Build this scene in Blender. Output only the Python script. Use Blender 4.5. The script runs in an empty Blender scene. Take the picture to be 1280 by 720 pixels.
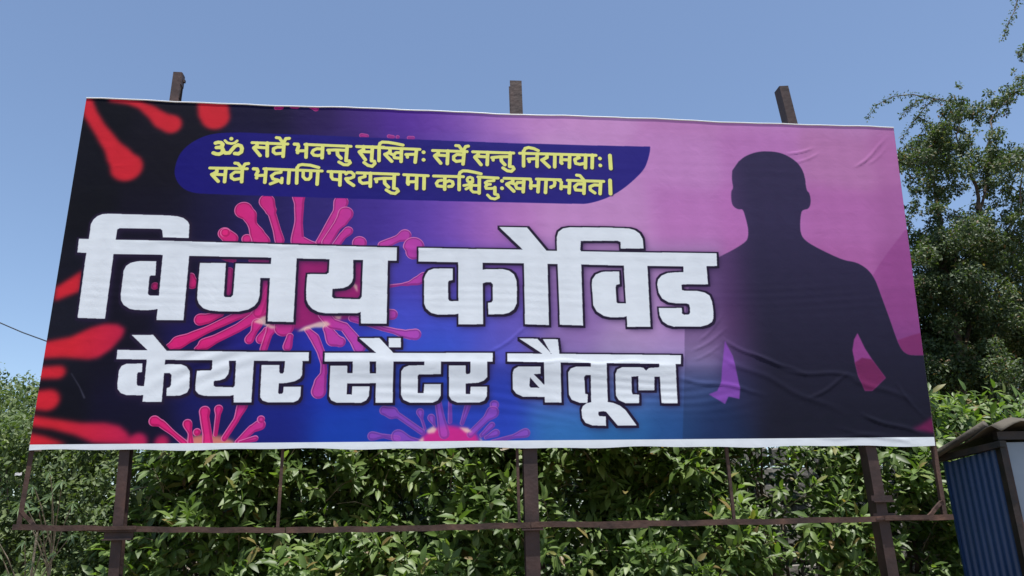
import bpy, math, random
import numpy as np
from mathutils import Vector, Matrix

# ---------------------------------------------------------------- camera, sky, sun, exposure
scene = bpy.context.scene
R = math.radians
cam_data = bpy.data.cameras.new('camera')
cam = bpy.data.objects.new('camera', cam_data); scene.collection.objects.link(cam); scene.camera = cam
cam_data.sensor_width = 36.0; cam_data.lens = 36.0 * 950.0 / 1280.0
cam_data.clip_start = 0.05; cam_data.clip_end = 2000
CAM_ROWS = ((0.99978604, 0.02068523, 0.0), (0.00643824, -0.31118138, -0.95032873), (-0.01965777, 0.9501254, -0.31124797))
CAM_LOC = Vector((0, 0, 1.6))
cam.matrix_world = Matrix.Translation(CAM_LOC) @ Matrix(CAM_ROWS).to_4x4()

SUN_ELEV, SUN_AZ = 78.0, 25.0          # azimuth: degrees to the right of straight behind the camera
world = bpy.data.worlds.new('World'); scene.world = world; world.use_nodes = True
wn = world.node_tree.nodes; wl = world.node_tree.links
sky = wn.new('ShaderNodeTexSky'); sky.sky_type = 'NISHITA'; sky.sun_disc = False
sky.sun_elevation = R(SUN_ELEV); sky.altitude = 600; sky.air_density = 1.0; sky.dust_density = 1.5; sky.ozone_density = 1.4
sky.sun_rotation = R(180 - SUN_AZ)
bg = wn['Background']; bg.inputs['Strength'].default_value = 0.125
wl.new(sky.outputs['Color'], bg.inputs['Color'])
sun_data = bpy.data.lights.new('sun', 'SUN'); sun_data.energy = 5.0; sun_data.angle = R(0.53); sun_data.color = (1.0, 0.965, 0.91)
sun = bpy.data.objects.new('sun', sun_data); scene.collection.objects.link(sun)
sd = Vector((math.sin(R(SUN_AZ)) * math.cos(R(SUN_ELEV)), -math.cos(R(SUN_AZ)) * math.cos(R(SUN_ELEV)), math.sin(R(SUN_ELEV))))
sun.rotation_euler = sd.to_track_quat('Z', 'Y').to_euler(); sun.location = sd * 30
scene.view_settings.view_transform = 'Standard'; scene.view_settings.look = 'None'
scene.view_settings.exposure = 0.54; scene.view_settings.gamma = 1.0
scene.render.engine = 'CYCLES'
scene.cycles.max_bounces = 8; scene.cycles.transparent_max_bounces = 8

# ---------------------------------------------------------------- helpers
col = scene.collection

def tag(o, label=None, category=None, group=None, kind=None):
    if label: o['label'] = label
    if category: o['category'] = category
    if group: o['group'] = group
    if kind: o['kind'] = kind
    return o

def thing(name, loc, label, category, group=None):
    o = bpy.data.objects.new(name, None); col.objects.link(o); o.location = loc; o.empty_display_size = .1
    return tag(o, label, category, group)

def link_mesh(name, me, mat, parent=None, kind=None, label=None):
    o = bpy.data.objects.new(name, me); col.objects.link(o)
    if mat is not None and not me.materials: me.materials.append(mat)
    if parent is not None: o.parent = parent
    if kind: o['kind'] = kind
    if label: o['label'] = label
    return o

def root_loc(parent):
    v = Vector((0, 0, 0))
    while parent is not None: v += parent.location; parent = parent.parent
    return v

def mesh(name, verts, faces, mat, parent=None, smooth=False, kind=None, label=None):
    off = root_loc(parent)
    me = bpy.data.meshes.new(name)
    me.from_pydata([tuple(Vector(v) - off) for v in verts], [], faces)
    if smooth: me.polygons.foreach_set('use_smooth', [True] * len(me.polygons))
    me.update()
    return link_mesh(name, me, mat, parent, kind, label)

class Shape:
    def __init__(self): self.v = []; self.f = []
    def box(self, c, ax, ay, az):
        # centre and three half-extent vectors, edges softened by a small chamfer on the long sides
        n = len(self.v); c = Vector(c)
        for sx in (-1, 1):
            for sy in (-1, 1):
                for sz in (-1, 1): self.v.append(c + ax * sx + ay * sy + az * sz)
        for q in ((0, 1, 3, 2), (4, 6, 7, 5), (0, 4, 5, 1), (2, 3, 7, 6), (0, 2, 6, 4), (1, 5, 7, 3)):
            self.f.append(tuple(n + i for i in q))
    def sweep(self, path, profile, side, jitter=0.0, rng=random):
        # profile: list of (a, b) offsets; path: points; side: vector for 'a'; b is the cross of path and side
        n0 = len(self.v); k = len(profile); P = [Vector(p) for p in path]
        for i, p in enumerate(P):
            d = (P[min(i + 1, len(P) - 1)] - P[max(i - 1, 0)]).normalized()
            a = (side - d * side.dot(d)).normalized(); b = d.cross(a)
            if b.y < 0: b = -b      # second profile axis points to the back
            for (u, w) in profile:
                j = Vector((rng.uniform(-1, 1), rng.uniform(-1, 1), rng.uniform(-1, 1))) * jitter
                self.v.append(p + a * u + b * w + j)
        for i in range(len(P) - 1):
            for j in range(k):
                self.f.append((n0 + i * k + j, n0 + i * k + (j + 1) % k, n0 + (i + 1) * k + (j + 1) % k, n0 + (i + 1) * k + j))
        self.f.append(tuple(n0 + j for j in range(k))[::-1]); self.f.append(tuple(n0 + (len(P) - 1) * k + j for j in range(k)))
    def tube(self, path, radii, sides=6):
        n0 = len(self.v); P = [Vector(p) for p in path]
        if not hasattr(radii, '__len__'): radii = [radii] * len(P)
        for i, p in enumerate(P):
            d = (P[min(i + 1, len(P) - 1)] - P[max(i - 1, 0)]).normalized()
            a = d.orthogonal().normalized(); b = d.cross(a)
            for s in range(sides):
                t = 2 * math.pi * s / sides
                self.v.append(p + (a * math.cos(t) + b * math.sin(t)) * radii[i])
        for i in range(len(P) - 1):
            for s in range(sides):
                self.f.append((n0 + i * sides + s, n0 + i * sides + (s + 1) % sides, n0 + (i + 1) * sides + (s + 1) % sides, n0 + (i + 1) * sides + s))
        self.f.append(tuple(n0 + (len(P) - 1) * sides + s for s in range(sides)))
    def build(self, name, mat, parent=None, **k): return mesh(name, self.v, self.f, mat, parent, **k)

# ---------------------------------------------------------------- materials
def new_mat(name):
    m = bpy.data.materials.new(name); m.use_nodes = True
    return m, m.node_tree.nodes, m.node_tree.links, m.node_tree.nodes['Principled BSDF']

def ramp(n, stops):
    r = n.new('ShaderNodeValToRGB'); e = r.color_ramp.elements
    while len(e) < len(stops): e.new(.5)
    for el, (p, c) in zip(e, stops): el.position = p; el.color = (*c, 1)
    return r

def leaf_mat(name, stops, translucent=.3, rough=.42):
    m, n, l, b = new_mat(name)
    geo = n.new('ShaderNodeNewGeometry'); oi = n.new('ShaderNodeObjectInfo')
    ad = n.new('ShaderNodeMath'); ad.operation = 'ADD'; l.new(geo.outputs['Random Per Island'], ad.inputs[0]); l.new(oi.outputs['Random'], ad.inputs[1])
    fr = n.new('ShaderNodeMath'); fr.operation = 'FRACT'; l.new(ad.outputs[0], fr.inputs[0])
    r = ramp(n, stops); l.new(fr.outputs[0], r.inputs[0])
    tc = n.new('ShaderNodeTexCoord'); ns = n.new('ShaderNodeTexNoise'); ns.inputs['Scale'].default_value = 3.1
    l.new(geo.outputs['Position'], ns.inputs['Vector'])
    mx = n.new('ShaderNodeMixRGB'); mx.blend_type = 'MULTIPLY'; mx.inputs[0].default_value = .55
    r2 = ramp(n, [(.3, (.62, .66, .55)), (.7, (1.35, 1.25, 1.0))]); l.new(ns.outputs['Fac'], r2.inputs[0])
    l.new(r.outputs[0], mx.inputs[1]); l.new(r2.outputs[0], mx.inputs[2])
    l.new(mx.outputs[0], b.inputs['Base Color']); b.inputs['Roughness'].default_value = rough
    b.inputs['Specular IOR Level'].default_value = .5
    tr = n.new('ShaderNodeBsdfTranslucent'); tm = n.new('ShaderNodeMixRGB'); tm.blend_type = 'MULTIPLY'; tm.inputs[0].default_value = 1
    tm.inputs[2].default_value = (1.5, 1.7, .6, 1); l.new(mx.outputs[0], tm.inputs[1]); l.new(tm.outputs[0], tr.inputs['Color'])
    ms = n.new('ShaderNodeMixShader'); ms.inputs[0].default_value = translucent
    l.new(b.outputs[0], ms.inputs[1]); l.new(tr.outputs[0], ms.inputs[2]); l.new(ms.outputs[0], n['Material Output'].inputs['Surface'])
    return m

def rough_mat(name, c1, c2, scale, rough, bump=.3, metal=0.0, c3=None, detail=6):
    m, n, l, b = new_mat(name)
    geo = n.new('ShaderNodeNewGeometry'); ns = n.new('ShaderNodeTexNoise'); ns.inputs['Scale'].default_value = scale; ns.inputs['Detail'].default_value = detail
    l.new(geo.outputs['Position'], ns.inputs['Vector'])
    st = [(.35, c1), (.62, c2)] + ([(.8, c3)] if c3 else [])
    r = ramp(n, st); l.new(ns.outputs['Fac'], r.inputs[0]); l.new(r.outputs[0], b.inputs['Base Color'])
    b.inputs['Roughness'].default_value = rough; b.inputs['Metallic'].default_value = metal
    n2 = n.new('ShaderNodeTexNoise'); n2.inputs['Scale'].default_value = scale * 5; n2.inputs['Detail'].default_value = 4; l.new(geo.outputs['Position'], n2.inputs['Vector'])
    bp = n.new('ShaderNodeBump'); bp.inputs['Strength'].default_value = bump; bp.inputs['Distance'].default_value = .01
    l.new(n2.outputs['Fac'], bp.inputs['Height']); l.new(bp.outputs[0], b.inputs['Normal'])
    return m

M_LEAF = leaf_mat('broad_leaf_green', [(0, (.055, .098, .022)), (.35, (.090, .155, .036)), (.7, (.130, .205, .055)), (.93, (.17, .24, .075)), (.975, (.22, .21, .07)), (1, (.20, .13, .06))], .36, .48)
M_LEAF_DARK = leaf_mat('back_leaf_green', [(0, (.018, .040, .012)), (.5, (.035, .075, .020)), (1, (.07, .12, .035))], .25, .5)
M_LEAF_FINE = leaf_mat('fine_leaf_green', [(0, (.042, .075, .024)), (.5, (.078, .125, .038)), (1, (.135, .18, .065))], .28, .6)
M_LEAF_TREE = leaf_mat('tree_leaf_green', [(0, (.030, .055, .022)), (.5, (.062, .098, .038)), (.94, (.105, .14, .06)), (1, (.20, .10, .06))], .28, .6)
M_LEAF_LOBED = leaf_mat('lobed_leaf_grey_green', [(0, (.13, .20, .12)), (1, (.20, .28, .17))], .25, .4)
M_BARK = rough_mat('bark_brown', (.045, .035, .026), (.13, .10, .075), 9, .9, .8)
M_TWIG = rough_mat('twig_pale', (.10, .085, .055), (.24, .20, .15), 14, .85, .5)
M_RUST = rough_mat('rusty_brown_steel', (.030, .016, .014), (.058, .030, .025), 6, .6, .3, .15, (.10, .045, .03))
M_RUST_RAIL = rough_mat('rusted_rail_steel', (.034, .018, .014), (.080, .040, .028), 6, .75, .4, .1, (.16, .08, .05))
M_SOIL = rough_mat('dry_soil', (.10, .075, .05), (.19, .15, .10), 1.3, .95, .9, 0, (.09, .11, .04))
M_TARP = rough_mat('brown_canvas', (.035, .029, .022), (.075, .064, .048), 5, .85, .6)
M_DARKSTEEL = rough_mat('dark_painted_steel', (.012, .010, .010), (.035, .022, .018), 8, .5, .3, .2)
M_WALL = rough_mat('grey_rubble_plaster', (.12, .115, .105), (.24, .23, .21), 3.5, .9, 1.0)
M_CORD = rough_mat('black_cable', (.012, .012, .014), (.02, .02, .022), 10, .5, .1)
M_PAPER = rough_mat('white_scrap', (.62, .62, .62), (.75, .75, .74), 20, .7, .2)

def blue_mat():
    m, n, l, b = new_mat('blue_painted_sheet')
    geo = n.new('ShaderNodeNewGeometry'); ns = n.new('ShaderNodeTexNoise'); ns.inputs['Scale'].default_value = 2.2; ns.inputs['Detail'].default_value = 6
    mp = n.new('ShaderNodeMapping'); mp.inputs['Scale'].default_value = (3, 3, .5); l.new(geo.outputs['Position'], mp.inputs['Vector']); l.new(mp.outputs[0], ns.inputs['Vector'])
    r = ramp(n, [(.3, (.009, .031, .095)), (.58, (.013, .042, .128)), (.72, (.030, .055, .115)), (.86, (.07, .045, .035))]); l.new(ns.outputs['Fac'], r.inputs[0]); l.new(r.outputs[0], b.inputs['Base Color'])
    b.inputs['Roughness'].default_value = .38
    return m
M_BLUE = blue_mat()

def pale_mat():
    m, n, l, b = new_mat('pale_blue_painted_door')
    geo = n.new('ShaderNodeNewGeometry'); ns = n.new('ShaderNodeTexNoise'); ns.inputs['Scale'].default_value = 2.5; ns.inputs['Detail'].default_value = 8
    l.new(geo.outputs['Position'], ns.inputs['Vector'])
    r = ramp(n, [(.3, (.20, .25, .31)), (.6, (.27, .32, .38)), (.85, (.31, .28, .25))]); l.new(ns.outputs['Fac'], r.inputs[0]); l.new(r.outputs[0], b.inputs['Base Color'])
    b.inputs['Roughness'].default_value = .45
    return m
M_PALE = pale_mat()

# ---------------------------------------------------------------- ground
def ground():
    n = 60; v = []; f = []
    xs = [math.copysign(abs(t) ** 2.2, t) * 400 for t in np.linspace(-1, 1, n)]
    rng = random.Random(3)
    for y in xs:
        for x in xs:
            v.append((x, y + 6, rng.uniform(-.03, .02) - (0.0 if abs(x) < 30 else .1)))
    for j in range(n - 1):
        for i in range(n - 1): f.append((j * n + i, j * n + i + 1, (j + 1) * n + i + 1, (j + 1) * n + i))
    tag(mesh('ground', v, f, M_SOIL, smooth=True), kind='structure')
ground()

# outlines of the print on the banner, in metres from its lower left corner
ADD=[[[0.0812,1.4246],[0.3236,1.4232],[0.6175,1.422],[0.8076,1.419],[1.1545,1.4151],[1.4818,1.409],[1.8681,1.4037],[2.2371,1.3992],[2.2376,1.3],[1.9283,1.3024],[1.4889,1.3074],[1.373,1.3097],[0.8213,1.3127],[0.6459,1.3169],[0.3201,1.3186],[0.0864,1.3247]],[[0.1452,1.4258],[0.1431,1.5366],[0.155,1.5703],[0.1775,1.5972],[0.2083,1.6118],[0.2474,1.6163],[0.6486,1.6112],[0.71,1.6065],[0.7518,1.5946],[0.7848,1.5687],[0.7979,1.5429],[0.8038,1.4439],[0.631,1.4473],[0.6207,1.4978],[0.6071,1.509],[0.3352,1.5083],[0.3217,1.4991],[0.3213,1.4249],[0.3218,1.3181],[0.3307,0.8581],[0.1565,0.8635],[0.1437,1.2977],[0.1455,1.321]],[[0.6083,1.2701],[0.6156,1.1671],[0.586,1.1656],[0.5778,1.1563],[0.5825,1.0382],[0.5885,1.0281],[0.6005,1.0231],[0.6574,1.0237],[0.6609,0.9303],[0.6384,0.9245],[0.6003,0.9202],[0.517,0.9207],[0.4776,0.9287],[0.4355,0.9562],[0.4149,0.9874],[0.4077,1.0295],[0.4039,1.2005],[0.4146,1.233],[0.4409,1.2554],[0.4787,1.2664],[0.5044,1.2697]],[[0.645,1.3292],[0.6553,1.0237],[0.6602,0.8511],[0.8342,0.8513],[0.8209,1.3262]],[[0.8979,1.2623],[1.0709,1.2649],[1.0793,1.0368],[1.081,1.0248],[1.0912,1.0175],[1.127,1.0184],[1.1388,1.0328],[1.1392,1.0804],[1.1349,1.2618],[1.3837,1.2625],[1.3916,1.1594],[1.3111,1.1583],[1.3161,1.0318],[1.3084,0.9888],[1.2878,0.9568],[1.2503,0.9315],[1.1859,0.9157],[1.0615,0.9157],[0.9955,0.9225],[0.955,0.9362],[0.922,0.9675],[0.9067,1.0031],[0.9032,1.056]],[[1.3724,1.3174],[1.3752,1.1557],[1.3838,0.8479],[1.5549,0.8446],[1.5458,1.3202]],[[1.771,1.3238],[1.7717,1.2904],[1.7714,1.205],[1.7579,1.193],[1.6261,1.1918],[1.6251,1.0785],[1.6308,1.0064],[1.6465,0.9709],[1.6752,0.9392],[1.7167,0.9178],[1.7645,0.9091],[1.98,0.9109],[2.003,0.9196],[2.0085,0.8381],[2.1823,0.8382],[2.1758,1.3303]],[[2.39,1.4007],[2.7566,1.3972],[3.139,1.3982],[3.3148,1.3931],[3.5553,1.3934],[3.8739,1.3925],[4.5828,1.3955],[4.5756,1.2942],[4.3157,1.2878],[3.874,1.2869],[3.5621,1.2909],[3.3171,1.2915],[2.8447,1.2936],[2.3908,1.2963]],[[2.6344,1.2469],[2.6348,1.1607],[2.6084,1.155],[2.6011,1.1418],[2.6036,1.0202],[2.6104,1.0074],[2.6232,1.004],[2.6857,1.0058],[2.6859,0.9149],[2.6514,0.9077],[2.5336,0.9044],[2.4854,0.9173],[2.4502,0.9494],[2.4358,0.9853],[2.4328,1.1694],[2.4429,1.1993],[2.4632,1.2295],[2.5018,1.245]],[[2.6721,1.3079],[2.6755,0.8358],[2.8469,0.8369],[2.8472,1.3106]],[[2.8386,1.2384],[2.87,1.2443],[2.9918,1.246],[3.0346,1.2357],[3.0696,1.2078],[3.0864,1.1628],[3.0891,1.103],[3.0849,0.9915],[3.0642,0.9472],[3.0288,0.9218],[2.9864,0.9103],[2.8843,0.9095],[2.8818,0.9936],[2.9066,0.9974],[2.9158,1.0122],[2.9172,1.1308],[2.9049,1.1456],[2.8691,1.1463],[2.8379,1.1334]],[[3.1436,1.303],[3.1395,0.8389],[3.3086,0.8342],[3.3147,1.3056]],[[2.9678,1.5719],[3.1726,1.5717],[3.3135,1.3887],[3.3074,1.3485],[3.2027,1.3468],[3.139,1.3963]],[[3.3865,1.3869],[3.389,1.4973],[3.4024,1.5409],[3.4379,1.5694],[3.49,1.58],[3.7737,1.5838],[3.9316,1.5806],[3.976,1.5681],[4.0114,1.5407],[4.0311,1.4979],[4.0327,1.4228],[3.8608,1.4199],[3.8624,1.4708],[3.8421,1.4799],[3.7077,1.4774],[3.5669,1.4736],[3.5566,1.3835]],[[3.3887,1.3993],[3.3863,0.837],[3.5511,0.8328],[3.5634,1.4023]],[[3.8373,1.2408],[3.8352,1.1455],[3.809,1.1379],[3.8043,1.1203],[3.8031,1.0096],[3.8112,1.0001],[3.8782,1.0008],[3.8747,0.9062],[3.848,0.8965],[3.7542,0.8941],[3.7041,0.9049],[3.6558,0.9375],[3.6329,0.9818],[3.6303,1.1394],[3.6358,1.1771],[3.6636,1.2158],[3.7087,1.2354],[3.7383,1.2395]],[[3.8749,1.308],[3.8706,0.9917],[3.8686,0.8255],[4.0371,0.8266],[4.0517,1.3106]],[[4.3225,1.3085],[4.3165,1.2438],[4.2502,1.2404],[4.1971,1.2347],[4.1507,1.2144],[4.122,1.1833],[4.1123,1.1453],[4.118,1.0845],[4.1397,1.0394],[4.1856,1.0109],[4.2364,1.0042],[4.3179,1.0032],[4.3356,0.9961],[4.3393,0.9733],[4.337,0.9361],[4.3285,0.9211],[4.2911,0.9184],[4.2772,0.9278],[4.2793,0.9691],[4.1085,0.9676],[4.1109,0.9116],[4.1295,0.8673],[4.1635,0.8421],[4.2062,0.8294],[4.4045,0.8307],[4.4571,0.8441],[4.4925,0.8663],[4.5053,0.8926],[4.5116,0.9525],[4.5086,1.0201],[4.4948,1.0655],[4.4601,1.0883],[4.4086,1.0993],[4.3121,1.1],[4.2935,1.1053],[4.2923,1.1438],[4.3053,1.1488],[4.4923,1.1511],[4.4961,1.3111]],[[0.4397,0.6462],[0.6234,0.6446],[0.7516,0.6418],[1.0175,0.6394],[1.3276,0.6359],[1.6723,0.6337],[1.675,0.5739],[1.4625,0.5735],[1.0492,0.5782],[0.7487,0.5798],[0.4411,0.5845]],[[0.5149,0.7484],[0.6526,0.7492],[0.7505,0.6423],[0.7407,0.6045],[0.6648,0.6043],[0.6306,0.6436]],[[0.6085,0.5549],[0.6137,0.498],[0.5899,0.4958],[0.5845,0.4837],[0.591,0.4178],[0.6013,0.4068],[0.6494,0.4051],[0.6515,0.3487],[0.6261,0.3451],[0.5368,0.3464],[0.5004,0.3594],[0.4767,0.385],[0.4702,0.4216],[0.4678,0.509],[0.4798,0.5387],[0.5093,0.5537]],[[0.6323,0.5935],[0.6418,0.303],[0.7612,0.301],[0.7486,0.5937]],[[0.7495,0.5476],[0.7682,0.5514],[0.8524,0.5504],[0.8896,0.5355],[0.9126,0.5055],[0.9172,0.4725],[0.923,0.3915],[0.9121,0.3621],[0.8687,0.3424],[0.7858,0.341],[0.7814,0.3918],[0.7996,0.3991],[0.8049,0.4138],[0.8008,0.4799],[0.7889,0.4906],[0.7491,0.4906]],[[1.0476,0.5944],[1.0535,0.5206],[1.0475,0.5093],[0.9596,0.5077],[0.9581,0.421],[0.9629,0.3767],[0.9867,0.3515],[1.0226,0.3404],[1.1814,0.3384],[1.2076,0.3462],[1.2131,0.2969],[1.3247,0.2965],[1.3165,0.595]],[[1.5175,0.59],[1.6341,0.5902],[1.6377,0.4783],[1.6246,0.4557],[1.5932,0.4369],[1.5366,0.4247],[1.4903,0.4226],[1.4914,0.3598],[1.4991,0.3523],[1.517,0.3539],[1.5235,0.3634],[1.5239,0.4001],[1.6355,0.3999],[1.636,0.3371],[1.6233,0.3112],[1.5955,0.2971],[1.4322,0.2961],[1.396,0.3083],[1.3784,0.3305],[1.3751,0.3908],[1.3697,0.5457],[1.4848,0.5459],[1.4881,0.501],[1.4947,0.4896],[1.5118,0.4896],[1.5182,0.501],[1.5196,0.5611]],[[1.7774,0.6301],[2.9102,0.6317],[2.9095,0.5705],[1.7797,0.5697]],[[2.0,0.7343],[2.1381,0.735],[2.235,0.6303],[2.227,0.5915],[2.1628,0.5913],[2.1192,0.63]],[[2.2001,0.7353],[2.2823,0.7357],[2.284,0.67],[2.2021,0.6697]],[[1.966,0.5854],[2.0781,0.5856],[2.0818,0.4887],[2.1343,0.4887],[2.1366,0.4224],[1.9365,0.4221],[1.9363,0.3491],[1.9693,0.3469],[1.969,0.401],[2.0836,0.4009],[2.0823,0.3375],[2.0651,0.3077],[2.0334,0.2918],[1.874,0.2924],[1.8374,0.3084],[1.8213,0.3382],[1.8192,0.5403],[1.931,0.5404],[1.9333,0.4908],[1.9686,0.4908]],[[2.1213,0.5857],[2.1265,0.2915],[2.2389,0.2911],[2.2368,0.586]],[[2.4444,0.5864],[2.4446,0.5449],[2.3414,0.5425],[2.3085,0.5293],[2.2904,0.5024],[2.2928,0.3445],[2.3101,0.3106],[2.3544,0.2907],[2.5018,0.2902],[2.5383,0.3061],[2.5567,0.3362],[2.5581,0.4154],[2.4467,0.4155],[2.4428,0.3549],[2.4045,0.355],[2.4023,0.4723],[2.4097,0.4816],[2.5574,0.4838],[2.5581,0.5866]],[[2.7579,0.587],[2.8718,0.5872],[2.8706,0.4628],[2.8475,0.4397],[2.81,0.425],[2.725,0.4196],[2.7249,0.3493],[2.7545,0.3476],[2.7585,0.3982],[2.87,0.3981],[2.8678,0.3338],[2.8502,0.3035],[2.8167,0.2912],[2.6676,0.2917],[2.6301,0.308],[2.6134,0.3345],[2.6105,0.5434],[2.7251,0.5435],[2.725,0.4937],[2.731,0.4838],[2.75,0.486],[2.7576,0.4976]],[[3.0117,0.6286],[3.3779,0.6267],[3.8867,0.623],[4.2397,0.6198],[4.2304,0.5556],[3.8822,0.5585],[3.5883,0.5615],[3.381,0.564],[3.0096,0.5707]],[[3.095,0.7362],[3.2231,0.7345],[3.3127,0.6345],[3.31,0.605],[3.2654,0.6049],[3.2544,0.6275]],[[3.2617,0.7324],[3.3674,0.7311],[3.3744,0.6222],[3.3489,0.5995],[3.3127,0.6334]],[[3.2387,0.5363],[3.2371,0.4861],[3.1895,0.4827],[3.267,0.4041],[3.2699,0.3267],[3.1119,0.3293],[3.0672,0.3501],[3.0449,0.3802],[3.0456,0.4949],[3.0554,0.5183],[3.0861,0.5361]],[[3.2624,0.5824],[3.261,0.2902],[3.3749,0.2881],[3.379,0.5826]],[[3.5982,0.5361],[3.4877,0.536],[3.448,0.5225],[3.4289,0.495],[3.4289,0.3416],[3.4461,0.307],[3.4987,0.2866],[3.5539,0.2864],[3.5596,0.3434],[3.5405,0.349],[3.5401,0.4643],[3.5508,0.476],[3.595,0.476]],[[3.5902,0.5773],[3.5794,0.288],[3.6952,0.2848],[3.702,0.5775]],[[3.5751,0.2891],[3.5477,0.2832],[3.5202,0.2631],[3.5095,0.2365],[3.5124,0.184],[3.5332,0.1499],[3.5784,0.1325],[3.6732,0.1292],[3.6747,0.1928],[3.6313,0.1947],[3.6241,0.2056],[3.6269,0.2245],[3.6602,0.2282],[3.6788,0.2243],[3.7537,0.1303],[3.8843,0.1305],[3.8144,0.2351],[3.778,0.2659],[3.733,0.2847],[3.6945,0.2914]],[[4.0855,0.5326],[3.9994,0.5269],[3.9786,0.5087],[3.9596,0.528],[3.9372,0.5325],[3.8112,0.5324],[3.7745,0.5165],[3.7595,0.485],[3.7551,0.3347],[3.7726,0.3038],[3.8175,0.2822],[3.9126,0.2818],[3.9186,0.3414],[3.8727,0.3432],[3.868,0.3571],[3.8717,0.4659],[3.9207,0.4698],[3.9157,0.3708],[4.0274,0.3706],[4.035,0.4658],[4.0915,0.467]],[[4.0745,0.5725],[4.0709,0.2813],[4.1844,0.2809],[4.1939,0.5727]]]
SUB=[[[1.9355,1.3025],[2.0031,1.3024],[2.0054,1.0322],[1.9957,1.0158],[1.9893,1.0117],[1.8158,1.0169],[1.8037,1.0301],[1.8035,1.0846],[1.8766,1.0924],[1.9097,1.1074],[1.9326,1.1335],[1.9415,1.1666]],[[1.1557,0.5751],[1.1642,0.5228],[1.1605,0.4858],[1.1419,0.4559],[1.108,0.4426],[1.0797,0.4411],[1.0723,0.4342],[1.0759,0.4082],[1.0872,0.4008],[1.2009,0.3969],[1.2091,0.408],[1.2021,0.5741]],[[3.1646,0.4605],[3.1581,0.4031],[3.1666,0.3916],[3.2264,0.3898]]]
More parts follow.
